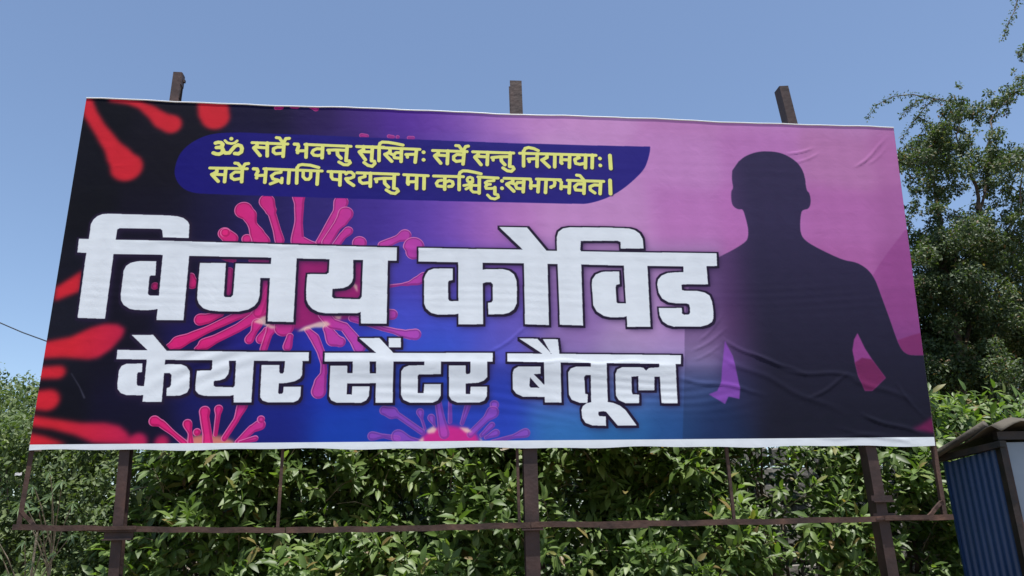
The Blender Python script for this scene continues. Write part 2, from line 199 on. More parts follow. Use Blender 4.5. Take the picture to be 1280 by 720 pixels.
STROKES=[[0.0281,[[0.9125,2.1861],[0.9293,2.1928],[0.9505,2.1911],[0.964,2.1775],[0.9612,2.1621],[0.9437,2.1524],[0.9229,2.1505]]],[0.0281,[[0.9437,2.1524],[0.9615,2.1487],[0.9704,2.132],[0.9662,2.1106],[0.9464,2.0979],[0.9253,2.099],[0.9046,2.1068]]],[0.028,[[0.9673,2.1258],[0.99,2.1083],[1.0162,2.1103],[1.0321,2.137],[1.0507,2.165],[1.0708,2.1767],[1.0926,2.1694],[1.1024,2.1484],[1.0996,2.1209],[1.0799,2.1051],[1.0549,2.1073]]],[0.0203,[[0.9769,2.2085],[0.9954,2.1907],[1.025,2.1856],[1.0482,2.1925],[1.0625,2.2095]]],[0.0283,[[1.0197,2.2253],[1.0203,2.2247]]],[0.0227,[[1.1697,2.1983],[1.4237,2.1956]]],[0.0261,[[1.2044,2.1976],[1.2062,2.175],[1.1864,2.1584]]],[0.026,[[1.185,2.1559],[1.2339,2.0965]]],[0.0262,[[1.2772,2.2],[1.2845,2.0944]]],[0.0262,[[1.3967,2.1978],[1.3973,2.0937]]],[0.0238,[[1.2046,2.1627],[1.2794,2.159]]],[0.0239,[[1.3896,2.1699],[1.3507,2.1686],[1.325,2.1555],[1.3255,2.128],[1.3442,2.1133],[1.3917,2.1197]]],[0.024,[[1.3396,2.2453],[1.3612,2.243],[1.3911,2.2007]]],[0.0241,[[1.4312,2.2422],[1.4071,2.2395],[1.3944,2.207]]],[0.0229,[[1.5473,2.1964],[1.8798,2.1911]]],[0.0263,[[1.472,2.1964],[1.4962,2.1959],[1.5017,2.1776],[1.4941,2.1466]]],[0.0261,[[1.498,2.1284],[1.4986,2.1278]]],[0.0263,[[1.558,2.198],[1.5609,2.0924]]],[0.0264,[[1.6755,2.1925],[1.6759,2.0911]]],[0.0264,[[1.7825,2.1466],[1.7866,2.119],[1.8123,2.0922]]],[0.0265,[[1.8525,2.1921],[1.8494,2.0749]]],[0.0239,[[1.4998,2.1419],[1.5559,2.1455]]],[0.0241,[[1.6707,2.1634],[1.6355,2.1647],[1.6094,2.1503],[1.6016,2.1286],[1.6172,2.1107],[1.6469,2.1085],[1.6707,2.1154]]],[0.0241,[[1.7144,2.1549],[1.7737,2.1586],[1.8443,2.1578]]],[0.0241,[[1.7229,2.1478],[1.7255,2.1306]]],[0.024,[[1.8495,2.0719],[1.8727,2.0726],[1.8805,2.0575],[1.8634,2.0405],[1.8337,2.0409],[1.7993,2.0612]]],[0.0231,[[1.9217,2.1925],[2.1216,2.1915]]],[0.0266,[[1.9708,2.1929],[1.9719,2.1668],[1.9453,2.1499]]],[0.0265,[[1.9427,2.1486],[1.9888,2.0853]]],[0.0267,[[2.0365,2.1919],[2.0336,2.0805]]],[0.0242,[[1.9698,2.1507],[2.0326,2.1502]]],[0.0241,[[2.0337,2.0774],[2.0545,2.075],[2.0595,2.0567],[2.0397,2.0335],[2.0096,2.04],[1.9799,2.0623]]],[0.0231,[[1.9227,2.1905],[2.3849,2.1823]]],[0.0264,[[2.0879,2.0801],[2.0854,2.2007]]],[0.0267,[[2.1652,2.1815],[2.166,2.1536],[2.1326,2.1327]]],[0.0266,[[2.1299,2.1338],[2.1808,2.0786]]],[0.0268,[[2.2499,2.1842],[2.2493,2.0788]]],[0.0269,[[2.3606,2.1784],[2.3526,2.0758]]],[0.0244,[[2.0855,2.1976],[2.0902,2.2227],[2.1074,2.2339],[2.1515,2.2329],[2.2069,2.2247],[2.2597,2.2139]]],[0.0243,[[2.1596,2.1472],[2.1875,2.1325]]],[0.0244,[[2.2392,2.1509],[2.2117,2.15],[2.1941,2.1327],[2.2003,2.1082],[2.2404,2.1051]]],[0.0244,[[2.2836,2.1374],[2.3497,2.1407]]],[0.0244,[[2.2931,2.1327],[2.2951,2.1154]]],[0.0292,[[2.4129,2.1601],[2.4135,2.1595]]],[0.029,[[2.414,2.098],[2.4145,2.0974]]],[0.0234,[[2.4802,2.176],[2.7359,2.1747]]],[0.027,[[2.522,2.1742],[2.5222,2.1536],[2.4974,2.1341]]],[0.0268,[[2.4958,2.1316],[2.5407,2.0734]]],[0.027,[[2.5933,2.1765],[2.5895,2.0705]]],[0.0271,[[2.7146,2.174],[2.7062,2.0709]]],[0.0245,[[2.5196,2.1385],[2.5902,2.137]]],[0.0247,[[2.7034,2.1468],[2.6615,2.1492],[2.6364,2.1309],[2.6366,2.106],[2.6561,2.0911],[2.7034,2.0987]]],[0.0248,[[2.6529,2.2223],[2.6753,2.2212],[2.7034,2.18]]],[0.0249,[[2.7455,2.2209],[2.7258,2.2165],[2.709,2.1833]]],[0.0236,[[2.7791,2.1742],[3.0866,2.1732]]],[0.0272,[[2.8195,2.173],[2.8194,2.1504],[2.7957,2.1327]]],[0.027,[[2.7946,2.1296],[2.8401,2.0699]]],[0.0272,[[2.8915,2.1733],[2.8861,2.0712]]],[0.0272,[[2.9914,2.1325],[2.9932,2.1044],[3.0186,2.0739]]],[0.0273,[[3.0611,2.1743],[3.0544,2.0625]]],[0.0247,[[2.8154,2.1377],[2.8867,2.1355]]],[0.0248,[[2.9221,2.1304],[2.9813,2.1385],[3.0492,2.1424]]],[0.0248,[[2.9304,2.1262],[2.9314,2.11]]],[0.0247,[[3.0544,2.0594],[3.0786,2.0583],[3.0867,2.0417],[3.0666,2.0206],[3.0358,2.0247],[3.0036,2.0473]]],[0.0238,[[3.1326,2.1731],[3.7162,2.1743]]],[0.0272,[[3.1592,2.0677],[3.1622,2.1924]]],[0.0275,[[3.2654,2.1735],[3.2609,2.067]]],[0.0275,[[3.3399,2.1685],[3.3391,2.1449],[3.3017,2.1217]]],[0.0274,[[3.2997,2.1216],[3.353,2.0661]]],[0.0276,[[3.4001,2.1704],[3.3949,2.0673]]],[0.0276,[[3.4502,2.1682],[3.4443,2.1054]]],[0.0274,[[3.4494,2.0997],[3.4501,2.099]]],[0.0276,[[3.514,2.1702],[3.5068,2.0669]]],[0.0277,[[3.6366,2.174],[3.6298,2.0669]]],[0.0278,[[3.6893,2.1757],[3.6809,2.0683]]],[0.0251,[[3.1635,2.1888],[3.1747,2.215],[3.2016,2.2233],[3.2414,2.2157],[3.2742,2.1997]]],[0.0249,[[3.1957,2.1272],[3.2655,2.133]]],[0.0249,[[3.2022,2.1238],[3.2037,2.1055]]],[0.0251,[[3.452,2.1292],[3.5108,2.1295]]],[0.0253,[[3.5759,2.1721],[3.5767,2.1463],[3.5512,2.1322],[3.5578,2.1014],[3.5876,2.095],[3.6304,2.1051]]],[0.0252,[[3.5527,2.1367],[3.5869,2.1503]]],[0.029,[[3.7452,2.1492],[3.7459,2.1485]]],[0.0288,[[3.7453,2.0908],[3.7459,2.0901]]],[0.0303,[[3.8247,2.1762],[3.8248,2.0666]]],[0.0221,[[0.8922,1.986],[1.1523,1.9876]]],[0.0254,[[0.9407,1.9844],[0.9434,1.9577],[0.9152,1.9373]]],[0.0253,[[0.9102,1.9359],[0.9595,1.8828]]],[0.0255,[[1.0032,1.9863],[1.0038,1.8805]]],[0.0256,[[1.1185,1.9836],[1.1222,1.8837]]],[0.0231,[[0.9361,1.9367],[1.0012,1.9355]]],[0.0233,[[1.1102,1.9595],[1.0694,1.9595],[1.0454,1.9368],[1.0486,1.9131],[1.0696,1.9],[1.1131,1.9089]]],[0.0234,[[1.063,2.03],[1.0842,2.0276],[1.1136,1.9925]]],[0.0235,[[1.1576,2.0298],[1.1344,2.0249],[1.1188,1.9926]]],[0.0223,[[1.2697,1.991],[1.6818,1.9848]]],[0.0256,[[1.1972,1.9889],[1.2215,1.9878],[1.2284,1.9688],[1.2185,1.9416]]],[0.0255,[[1.2231,1.9179],[1.2237,1.9173]]],[0.0257,[[1.2845,1.9914],[1.2835,1.8839]]],[0.0258,[[1.4488,1.9872],[1.4493,1.8824]]],[0.0256,[[1.5073,1.8839],[1.5028,2.0068]]],[0.0259,[[1.6526,1.981],[1.6522,1.8789]]],[0.0233,[[1.2216,1.9357],[1.2843,1.9405]]],[0.0235,[[1.3915,1.9885],[1.3905,1.9663],[1.3514,1.9591],[1.3267,1.9369],[1.3391,1.9122],[1.3686,1.9058],[1.3875,1.8986],[1.4018,1.8841]]],[0.0233,[[1.377,1.8983],[1.3465,1.8838],[1.3237,1.8731]]],[0.0234,[[1.4018,1.9199],[1.4018,1.8841]]],[0.0236,[[1.503,2.0038],[1.5137,2.0265],[1.5372,2.0333],[1.5963,2.029],[1.6561,2.0125]]],[0.0236,[[1.5484,1.984],[1.5499,1.9359],[1.5688,1.9155],[1.59,1.9161],[1.6032,1.9344],[1.6018,1.9825]]],[0.0226,[[1.7248,1.9822],[1.8445,1.9814]]],[0.026,[[1.7489,1.9817],[1.7512,1.9395]]],[0.026,[[1.8123,1.9805],[1.8143,1.8764]]],[0.0259,[[1.8562,1.9274],[1.8734,1.9038],[1.9122,1.8766]]],[0.0261,[[2.1327,1.9271],[2.1358,1.8988],[2.1637,1.8694]]],[0.0263,[[2.203,1.9703],[2.2018,1.8614]]],[0.0262,[[2.0302,1.9776],[2.0321,1.872]]],[0.0236,[[1.7512,1.9395],[1.7628,1.9218],[1.8058,1.9182]]],[0.0238,[[1.8543,1.9666],[1.8671,1.9802],[1.8913,1.9809],[1.9109,1.9651],[1.9092,1.9439],[1.8855,1.9324],[1.8561,1.9304]]],[0.0239,[[1.987,1.9764],[1.9914,1.9492],[1.9525,1.9361],[1.9564,1.909],[1.9758,1.8945],[2.0309,1.902]]],[0.0238,[[2.066,1.9313],[2.128,1.9391],[2.1958,1.9397]]],[0.0238,[[2.0754,1.9255],[2.076,1.9093]]],[0.0238,[[2.2034,1.8615],[2.2252,1.856],[2.2349,1.8395],[2.2127,1.8197],[2.1829,1.8238],[2.1482,1.8468]]],[0.0227,[[1.933,1.9779],[2.2329,1.9742]]],[0.0229,[[2.272,1.9723],[2.4499,1.9681]]],[0.023,[[2.49,1.9674],[2.709,1.9674]]],[0.0263,[[2.3038,1.9671],[2.3008,1.9063]]],[0.0262,[[2.3054,1.8973],[2.3059,1.8967]]],[0.0264,[[2.3661,1.9658],[2.366,1.8627]]],[0.0264,[[2.4209,1.9642],[2.4204,1.8623]]],[0.0265,[[2.5726,1.9623],[2.5718,1.862]]],[0.0264,[[2.6777,1.8617],[2.6786,1.9806]]],[0.0239,[[2.305,1.9155],[2.366,1.9189]]],[0.0241,[[2.5492,1.9342],[2.5245,1.9293],[2.511,1.9089],[2.5195,1.8879],[2.5634,1.8842]]],[0.0241,[[2.5806,1.9211],[2.6042,1.9327],[2.6291,1.9242],[2.6336,1.903],[2.6237,1.8876],[2.6007,1.8852]]],[0.0243,[[2.6786,1.9806],[2.6841,2.0023],[2.7062,2.0152],[2.7396,2.015],[2.7896,2.0065],[2.8396,1.9944]]],[0.0232,[[2.8172,1.9681],[2.9665,1.963]]],[0.022,[[2.7589,1.9647],[2.7755,1.9578],[2.7782,1.9425],[2.7699,1.927],[2.7549,1.9235],[2.7406,1.9311],[2.7367,1.9457],[2.7439,1.96],[2.7589,1.9647]]],[0.022,[[2.7782,1.9272],[2.7615,1.9097],[2.7284,1.8985],[2.7129,1.8962]]],[0.0218,[[2.7283,1.8681],[2.7559,1.8852],[2.7781,1.8998],[2.8057,1.8987]]],[0.0219,[[2.7681,1.8904],[2.7642,1.8629],[2.7806,1.8452],[2.8248,1.8445]]],[0.0221,[[2.9368,1.9591],[2.9349,1.9407],[2.8892,1.9364],[2.8713,1.9224],[2.8779,1.9104],[2.9084,1.9112]]],[0.022,[[2.8889,1.907],[2.8722,1.8919],[2.8776,1.8762],[2.9164,1.8772],[2.9414,1.8797]]],[0.0219,[[2.9424,1.8311],[2.9629,1.8274],[2.9665,1.8075],[2.9403,1.7929],[2.91,1.7982],[2.887,1.8237]]],[0.0267,[[2.8272,1.9653],[2.8247,1.8372]]],[0.0266,[[2.9415,1.8858],[2.9408,1.8341]]],[0.0291,[[2.9952,1.9405],[2.9957,1.9399]]],[0.0289,[[2.9942,1.8811],[2.9948,1.8805]]],[0.0233,[[3.0119,1.9622],[3.2087,1.9611]]],[0.0235,[[3.2538,1.9623],[3.4348,1.9615]]],[0.0236,[[3.4877,1.9588],[3.764,1.958]]],[0.0269,[[3.0761,1.9599],[3.0756,1.9353],[3.032,1.9153]]],[0.0267,[[3.0304,1.912],[3.0815,1.8595]]],[0.0269,[[3.1598,1.9581],[3.1513,1.8556]]],[0.0268,[[3.2089,1.8873],[3.2096,1.8865]]],[0.027,[[3.271,1.9611],[3.2619,1.8585]]],[0.027,[[3.3267,1.9585],[3.3179,1.8542]]],[0.0269,[[3.3608,1.8994],[3.3615,1.8986]]],[0.027,[[3.4357,1.8899],[3.4364,1.8891]]],[0.0271,[[3.5049,1.9551],[3.4961,1.8562]]],[0.0272,[[3.6165,1.954],[3.6078,1.855]]],[0.0273,[[3.7408,1.9532],[3.7307,1.8565]]],[0.0244,[[3.062,1.9267],[3.0953,1.9153]]],[0.0245,[[3.1502,1.9315],[3.1106,1.9305],[3.0952,1.9088],[3.1043,1.8829],[3.1504,1.88]]],[0.0246,[[3.2012,1.9609],[3.2133,1.939],[3.207,1.9019]]],[0.0245,[[3.2109,1.9061],[3.2671,1.9076]]],[0.0247,[[3.3869,1.956],[3.3922,1.9356],[3.3852,1.9107],[3.3623,1.9019]]],[0.0247,[[3.4248,1.9571],[3.4416,1.9427],[3.4361,1.8998]]],[0.0246,[[3.4401,1.9064],[3.5005,1.9055]]],[0.0248,[[3.6056,1.933],[3.5661,1.932],[3.5407,1.9091],[3.5471,1.8821],[3.6052,1.8795]]],[0.0249,[[3.5603,2.0039],[3.5846,2.0013],[3.6146,1.9622]]],[0.0249,[[3.7331,1.9257],[3.6912,1.9271],[3.6577,1.9121],[3.6586,1.885],[3.6915,1.8612]]],[0.0298,[[3.8135,1.9677],[3.8107,1.8585]]]]
RED=[[[-0.018,2.4851,0.0424],[0.0175,2.3939,0.0481],[0.0809,2.298,0.0478],[0.189,2.153,0.0592],[0.269,2.0471,0.0881],[0.3189,1.979,0.114]],[[0.1496,2.5184,0.0244],[0.2634,2.5029,0.0244],[0.3504,2.4796,0.0306],[0.4416,2.4232,0.0488],[0.5228,2.3534,0.0668],[0.5872,2.3293,0.0759]],[[0.8533,2.5398,0.1058],[0.8747,2.4396,0.1111],[0.89,2.4001,0.1047]],[[-0.0049,0.492,0.0405],[0.0971,0.4973,0.0432]],[[0.0143,0.3159,0.0647],[0.0627,0.3158,0.0698]],[[0.6459,0.0438,0.0593]],[[0.7924,0.0426,0.0447]],[[0.5738,0.0745,0.0198]]]
REDP=[[[-0.0182,1.067],[0.1402,1.1996],[0.1555,1.0521],[-0.0058,0.9738]],[[-0.0476,0.6917],[0.1347,0.7329],[0.2504,0.7977],[0.3322,0.8257],[0.4175,0.8208],[0.468,0.7892],[0.4605,0.7389],[0.3973,0.6482],[0.3298,0.5944],[0.2669,0.582],[0.1164,0.5939],[-0.0546,0.5851]],[[-0.067,0.2267],[0.1378,0.1933],[0.2887,0.1697],[0.4295,0.1688],[0.5198,0.1505],[0.5795,0.1046],[0.5846,0.0293],[0.3779,0.0426],[0.2568,0.093],[0.1215,0.13],[-0.0546,0.1542]],[[-0.0478,0.1142],[0.0756,0.0884],[0.1768,0.0528],[0.223,0.0325],[-0.0309,0.015]]]
MAG=[[[1.0398,1.485,0.0457],[1.087,1.4438,0.0513]],[[1.1952,1.4458,0.0371]],[[1.1543,1.6641,0.064],[1.1959,1.6282,0.0523],[1.224,1.5554,0.0346],[1.2628,1.4833,0.0517],[1.295,1.4236,0.0629]],[[1.3085,1.7359,0.0558],[1.3415,1.6684,0.0409],[1.3554,1.6317,0.0292],[1.3908,1.5283,0.0289],[1.4194,1.4379,0.0345]],[[1.5281,1.7851,0.0475],[1.5355,1.7164,0.0354],[1.5409,1.5926,0.0304],[1.54,1.4402,0.0461],[1.6574,1.4121,0.0231]],[[1.8291,1.7422,0.0537],[1.7994,1.6601,0.0296],[1.6894,1.4308,0.0231]],[[1.8657,1.6523,0.0563],[1.8418,1.599,0.0471],[1.8052,1.5489,0.0352],[1.7447,1.4318,0.0376]],[[1.8905,1.5199,0.0352],[1.8532,1.4825,0.0292],[1.8121,1.4148,0.029]],[[1.9727,1.4298,0.0524]],[[2.2912,1.4939,0.0473],[2.2353,1.4652,0.0294],[2.1356,1.4145,0.0351]],[[2.3554,1.4062,0.0764],[2.3561,1.3696,0.0586]],[[2.0478,1.0792,0.017],[2.198,1.1109,0.0125],[2.2724,1.123,0.0103],[2.3221,1.1295,0.0172],[2.3912,1.154,0.0345],[2.4326,1.1783,0.0404]],[[2.1851,0.9039,0.042],[2.2179,0.9042,0.0392]],[[1.9475,0.8764,0.0277],[2.0898,0.8319,0.0249],[2.1557,0.8039,0.0194],[2.2267,0.7874,0.0211],[2.3032,0.7651,0.0305],[2.3522,0.762,0.0388],[2.3794,0.7622,0.0416]],[[0.8642,1.1116,0.0385],[0.8481,1.1633,0.0276]],[[0.9434,0.8577,0.043],[0.9843,0.8635,0.0377],[1.0696,0.8978,0.0244]],[[0.7693,0.6641,0.0316],[0.8166,0.6969,0.0475],[0.8943,0.7356,0.0345],[1.002,0.7913,0.0268],[1.1407,0.8647,0.0298],[1.2607,0.9333,0.0437]],[[0.9441,0.6538,0.0211],[0.9869,0.6867,0.0424],[1.0681,0.7309,0.032],[1.1935,0.8014,0.0323],[1.2902,0.8714,0.0381],[1.3443,0.9453,0.0494],[1.4242,1.0837,0.0668]],[[1.2736,0.7209,0.0322],[1.2986,0.7709,0.0243],[1.3166,0.8323,0.038]],[[1.35,0.7246,0.035],[1.378,0.788,0.0216]],[[1.3729,0.6552,0.0267],[1.3963,0.7547,0.027],[1.4139,0.7994,0.038]],[[1.4948,0.8111,0.068]],[[1.5273,0.6723,0.0323],[1.5391,0.7443,0.0244]],[[1.6525,0.7896,0.0218],[1.7036,0.734,0.0326],[1.7518,0.6344,0.027],[1.7749,0.5522,0.0214],[1.7783,0.4924,0.024],[1.7585,0.4276,0.0423],[1.7515,0.3688,0.05]],[[1.7849,0.8017,0.0329],[1.8264,0.7234,0.049],[1.8752,0.7069,0.0381]],[[1.7524,0.9033,0.0387],[1.8098,0.8357,0.0385],[1.8966,0.8136,0.033],[1.9704,0.7241,0.0383],[2.0049,0.6685,0.0436]],[[0.7293,0.1797,0.0351],[0.773,0.1642,0.0251],[0.8624,0.095,0.0175],[0.9355,0.0363,0.0199]],[[0.9367,0.1606,0.0302],[0.961,0.0968,0.015],[0.9695,0.0411,0.02]],[[1.002,0.1066,0.0251]],[[1.0354,0.2398,0.0357],[1.0399,0.1959,0.0304],[1.0661,0.096,0.0302],[1.0773,0.025,0.035]],[[1.1217,0.255,0.0281],[1.1213,0.2084,0.0178],[1.1178,0.0905,0.0151]],[[1.2708,0.2804,0.036],[1.2392,0.1819,0.0204],[1.1751,0.0647,0.0201]],[[1.3931,0.1501,0.0357],[1.3448,0.1247,0.028],[1.2647,0.0386,0.0226]],[[1.3952,0.1862,0.0256]],[[1.3701,0.0631,0.0202],[1.2772,0.0385,0.0151]],[[1.0446,1.4911,0.0343]]]
MAG_LOW=[[[2.1848,0.2398,0.0316],[2.2377,0.2237,0.0421],[2.2855,0.2023,0.021],[2.4371,0.0963,0.0209]],[[2.4217,0.2281,0.0265],[2.4358,0.1751,0.0105],[2.4552,0.1171,0.0105]],[[2.4962,0.1906,0.0264],[2.518,0.1377,0.0105]],[[2.5401,0.2916,0.024],[2.5541,0.2168,0.0265],[2.5817,0.0848,0.0367]],[[2.62,0.2914,0.0134],[2.6208,0.1634,0.0159]],[[2.7404,0.2748,0.0215],[2.7004,0.1524,0.0159]],[[2.9179,0.2741,0.0324]],[[2.9065,0.2258,0.0429],[2.8523,0.1727,0.024],[2.7533,0.0782,0.0237]],[[2.1126,0.0727,0.031],[2.1903,0.0721,0.0156],[2.2789,0.0558,0.0208]],[[2.2812,0.0688,0.0468],[2.3728,0.0447,0.0208],[2.4253,0.0287,0.0208]],[[2.9001,0.1405,0.0213],[2.8302,0.0724,0.0158]],[[2.9262,0.0875,0.0265],[2.8567,0.0565,0.0132]],[[3.1243,0.086,0.032],[3.0326,0.0603,0.0159],[2.8989,0.0299,0.0132]]]
MAG_THIN=[[[1.0247,1.306,0.0112],[1.09,1.2952,0.0225],[1.1233,1.2839,0.0169]],[[1.0982,1.2073,0.0279],[1.1005,1.1261,0.0277],[1.1028,1.0456,0.0247]],[[0.6206,1.0915,0.0272]],[[1.2306,1.2856,0.0113],[1.3601,1.2876,0.0141]],[[1.3456,1.1291,0.0279],[1.3441,1.0138,0.0331],[1.3154,0.9111,0.0382]]]
MAG_TOP=[[[1.3185,2.4903,0.0157],[1.3527,2.4984,0.022]],[[1.4388,2.5154,0.0252],[1.4684,2.5097,0.0221]],[[1.5733,2.5138,0.019],[1.6096,2.4947,0.0221]],[[1.9541,2.2843,0.0188],[1.9895,2.2788,0.0188]],[[2.154,2.2844,0.0157],[2.1836,2.2787,0.0158]],[[2.219,2.2799,0.0158]],[[2.302,2.276,0.0158],[2.3316,2.277,0.0158]]]
BODY=[["M",[[1.4088,1.2884],[1.5543,1.3085],[1.763,1.2998],[1.9952,1.2915],[2.0991,1.1798],[2.0638,0.946],[1.9478,0.8707],[1.761,0.8466],[1.5889,0.7893],[1.3894,0.844],[1.2952,0.8996],[1.322,1.025],[1.3661,1.141]]],["L",[[0.9192,0.0063],[0.9426,0.0615],[0.9992,0.0863],[1.083,0.0908],[1.1741,0.0748],[1.2363,0.0489],[1.2704,0.0031]]],["M",[[2.3999,-0.0072],[2.4402,0.0702],[2.5024,0.1168],[2.6077,0.1424],[2.7243,0.1205],[2.7984,0.0779],[2.8349,-0.0112]]]]
BEIGE=[[[1.5843,0.778],[1.6298,0.8119],[1.7236,0.8464],[1.7767,0.8524],[1.8047,0.83],[1.7632,0.8072],[1.694,0.8067],[1.6316,0.7839]],[[1.2894,0.8433],[1.3493,0.8831],[1.3753,0.889],[1.3902,0.8328],[1.4447,0.8108],[1.4196,0.7938],[1.3648,0.8215]],[[1.8229,0.8925],[1.8766,0.8929],[1.8673,0.8644],[1.8401,0.8699]],[[2.4658,0.1065],[2.5075,0.1325],[2.534,0.1165],[2.5185,0.0905],[2.4766,0.0855]],[[2.6818,0.1261],[2.7402,0.1204],[2.7666,0.0939],[2.7242,0.0889]],[[2.4095,0.034],[2.4455,0.0649],[2.4514,0.0285]],[[2.8142,0.062],[2.8405,0.0304],[2.8246,0.0253]],[[1.9358,1.1365],[1.9697,1.1134],[1.9774,1.0609],[1.9483,1.1015]]]
MAN=[[4.8364,2.1548],[4.8963,2.205],[4.9905,2.2427],[5.0813,2.2533],[5.1884,2.2427],[5.2727,2.1972],[5.3278,2.1411],[5.3571,2.0557],[5.3518,1.9224],[5.3742,1.904],[5.376,1.8293],[5.3511,1.7691],[5.2999,1.7593],[5.2822,1.7343],[5.2628,1.652],[5.2547,1.5694],[5.2734,1.5158],[5.3442,1.4634],[5.4732,1.3942],[5.5714,1.3509],[5.6573,1.3401],[5.7361,1.2914],[5.7841,1.2128],[5.8057,1.0981],[5.8426,0.9001],[5.867,0.7415],[5.8884,0.6627],[5.9267,0.6283],[5.9785,0.6201],[6.3301,0.621],[5.9633,-1.0734],[4.0559,-1.0212],[4.2466,0.4139],[4.2895,0.8761],[4.3535,1.1789],[4.4227,1.2726],[4.5914,1.3622],[4.7178,1.4257],[4.8189,1.4894],[4.8406,1.5258],[4.8506,1.5978],[4.8368,1.7066],[4.8252,1.7571],[4.7894,1.751],[4.7493,1.7778],[4.743,1.8327],[4.7514,1.907],[4.7713,1.9263],[4.7658,2.0011],[4.7783,2.0769]]
GAPL=[[4.5712,0.7268],[4.617,0.6167],[4.6319,0.4822],[4.6424,0.3829],[4.6286,0.3094],[4.5516,0.3258],[4.5212,0.2741],[4.4117,0.3424],[4.4762,0.3669],[4.5116,0.4328],[4.5277,0.5325]]
GAPR=[[5.5751,0.7887],[5.6135,0.6707],[5.6659,0.5675],[5.7308,0.4573],[5.6126,0.3646],[5.557,0.3647],[5.5251,0.4655],[5.5165,0.5673],[5.5141,0.6615],[5.5401,0.74]]
GAPR2=[[5.5174,0.5691],[5.5778,0.6044],[5.6485,0.5928],[5.6659,0.5675],[5.7308,0.4573],[5.6126,0.3646],[5.557,0.3647],[5.5251,0.4655]]
ARMD=[[6.2917,1.6601],[6.0913,1.6028],[5.9375,1.4361],[5.8408,1.3249],[5.7667,1.2284],[5.8057,1.0981],[5.8426,0.9001],[5.867,0.7415],[5.8884,0.6627],[5.9267,0.6283],[6.1439,0.6205]]
ARMM=[[5.8703,0.7361],[5.9885,0.7728],[6.0866,0.7976],[6.1841,0.8164],[6.142,0.6116],[5.9261,0.6253],[5.8884,0.6627]]
SPOT=[[6.0084,0.1659],[5.9206,0.1158],[5.8566,0.0939],[5.9999,0.065],[6.0596,0.0646],[6.066,0.1825]]
PILL=[[1.0776,2.2787],[0.9199,2.2686],[0.8324,2.2427],[0.7586,2.1977],[0.6982,2.1374],[0.6619,2.0655],[0.6487,1.9633],[0.6606,1.9069],[0.6916,1.8513],[0.74,1.8089],[0.7969,1.7886],[0.8743,1.7812],[2.2501,1.7688],[3.5781,1.7666],[3.6582,1.7769],[3.7899,1.8238],[3.908,1.8966],[4.0302,2.0064],[4.0881,2.076],[4.1137,2.1337],[4.1394,2.2138],[4.1456,2.2622],[3.8141,2.2583],[3.0759,2.2559],[2.415,2.263],[1.6517,2.274]]
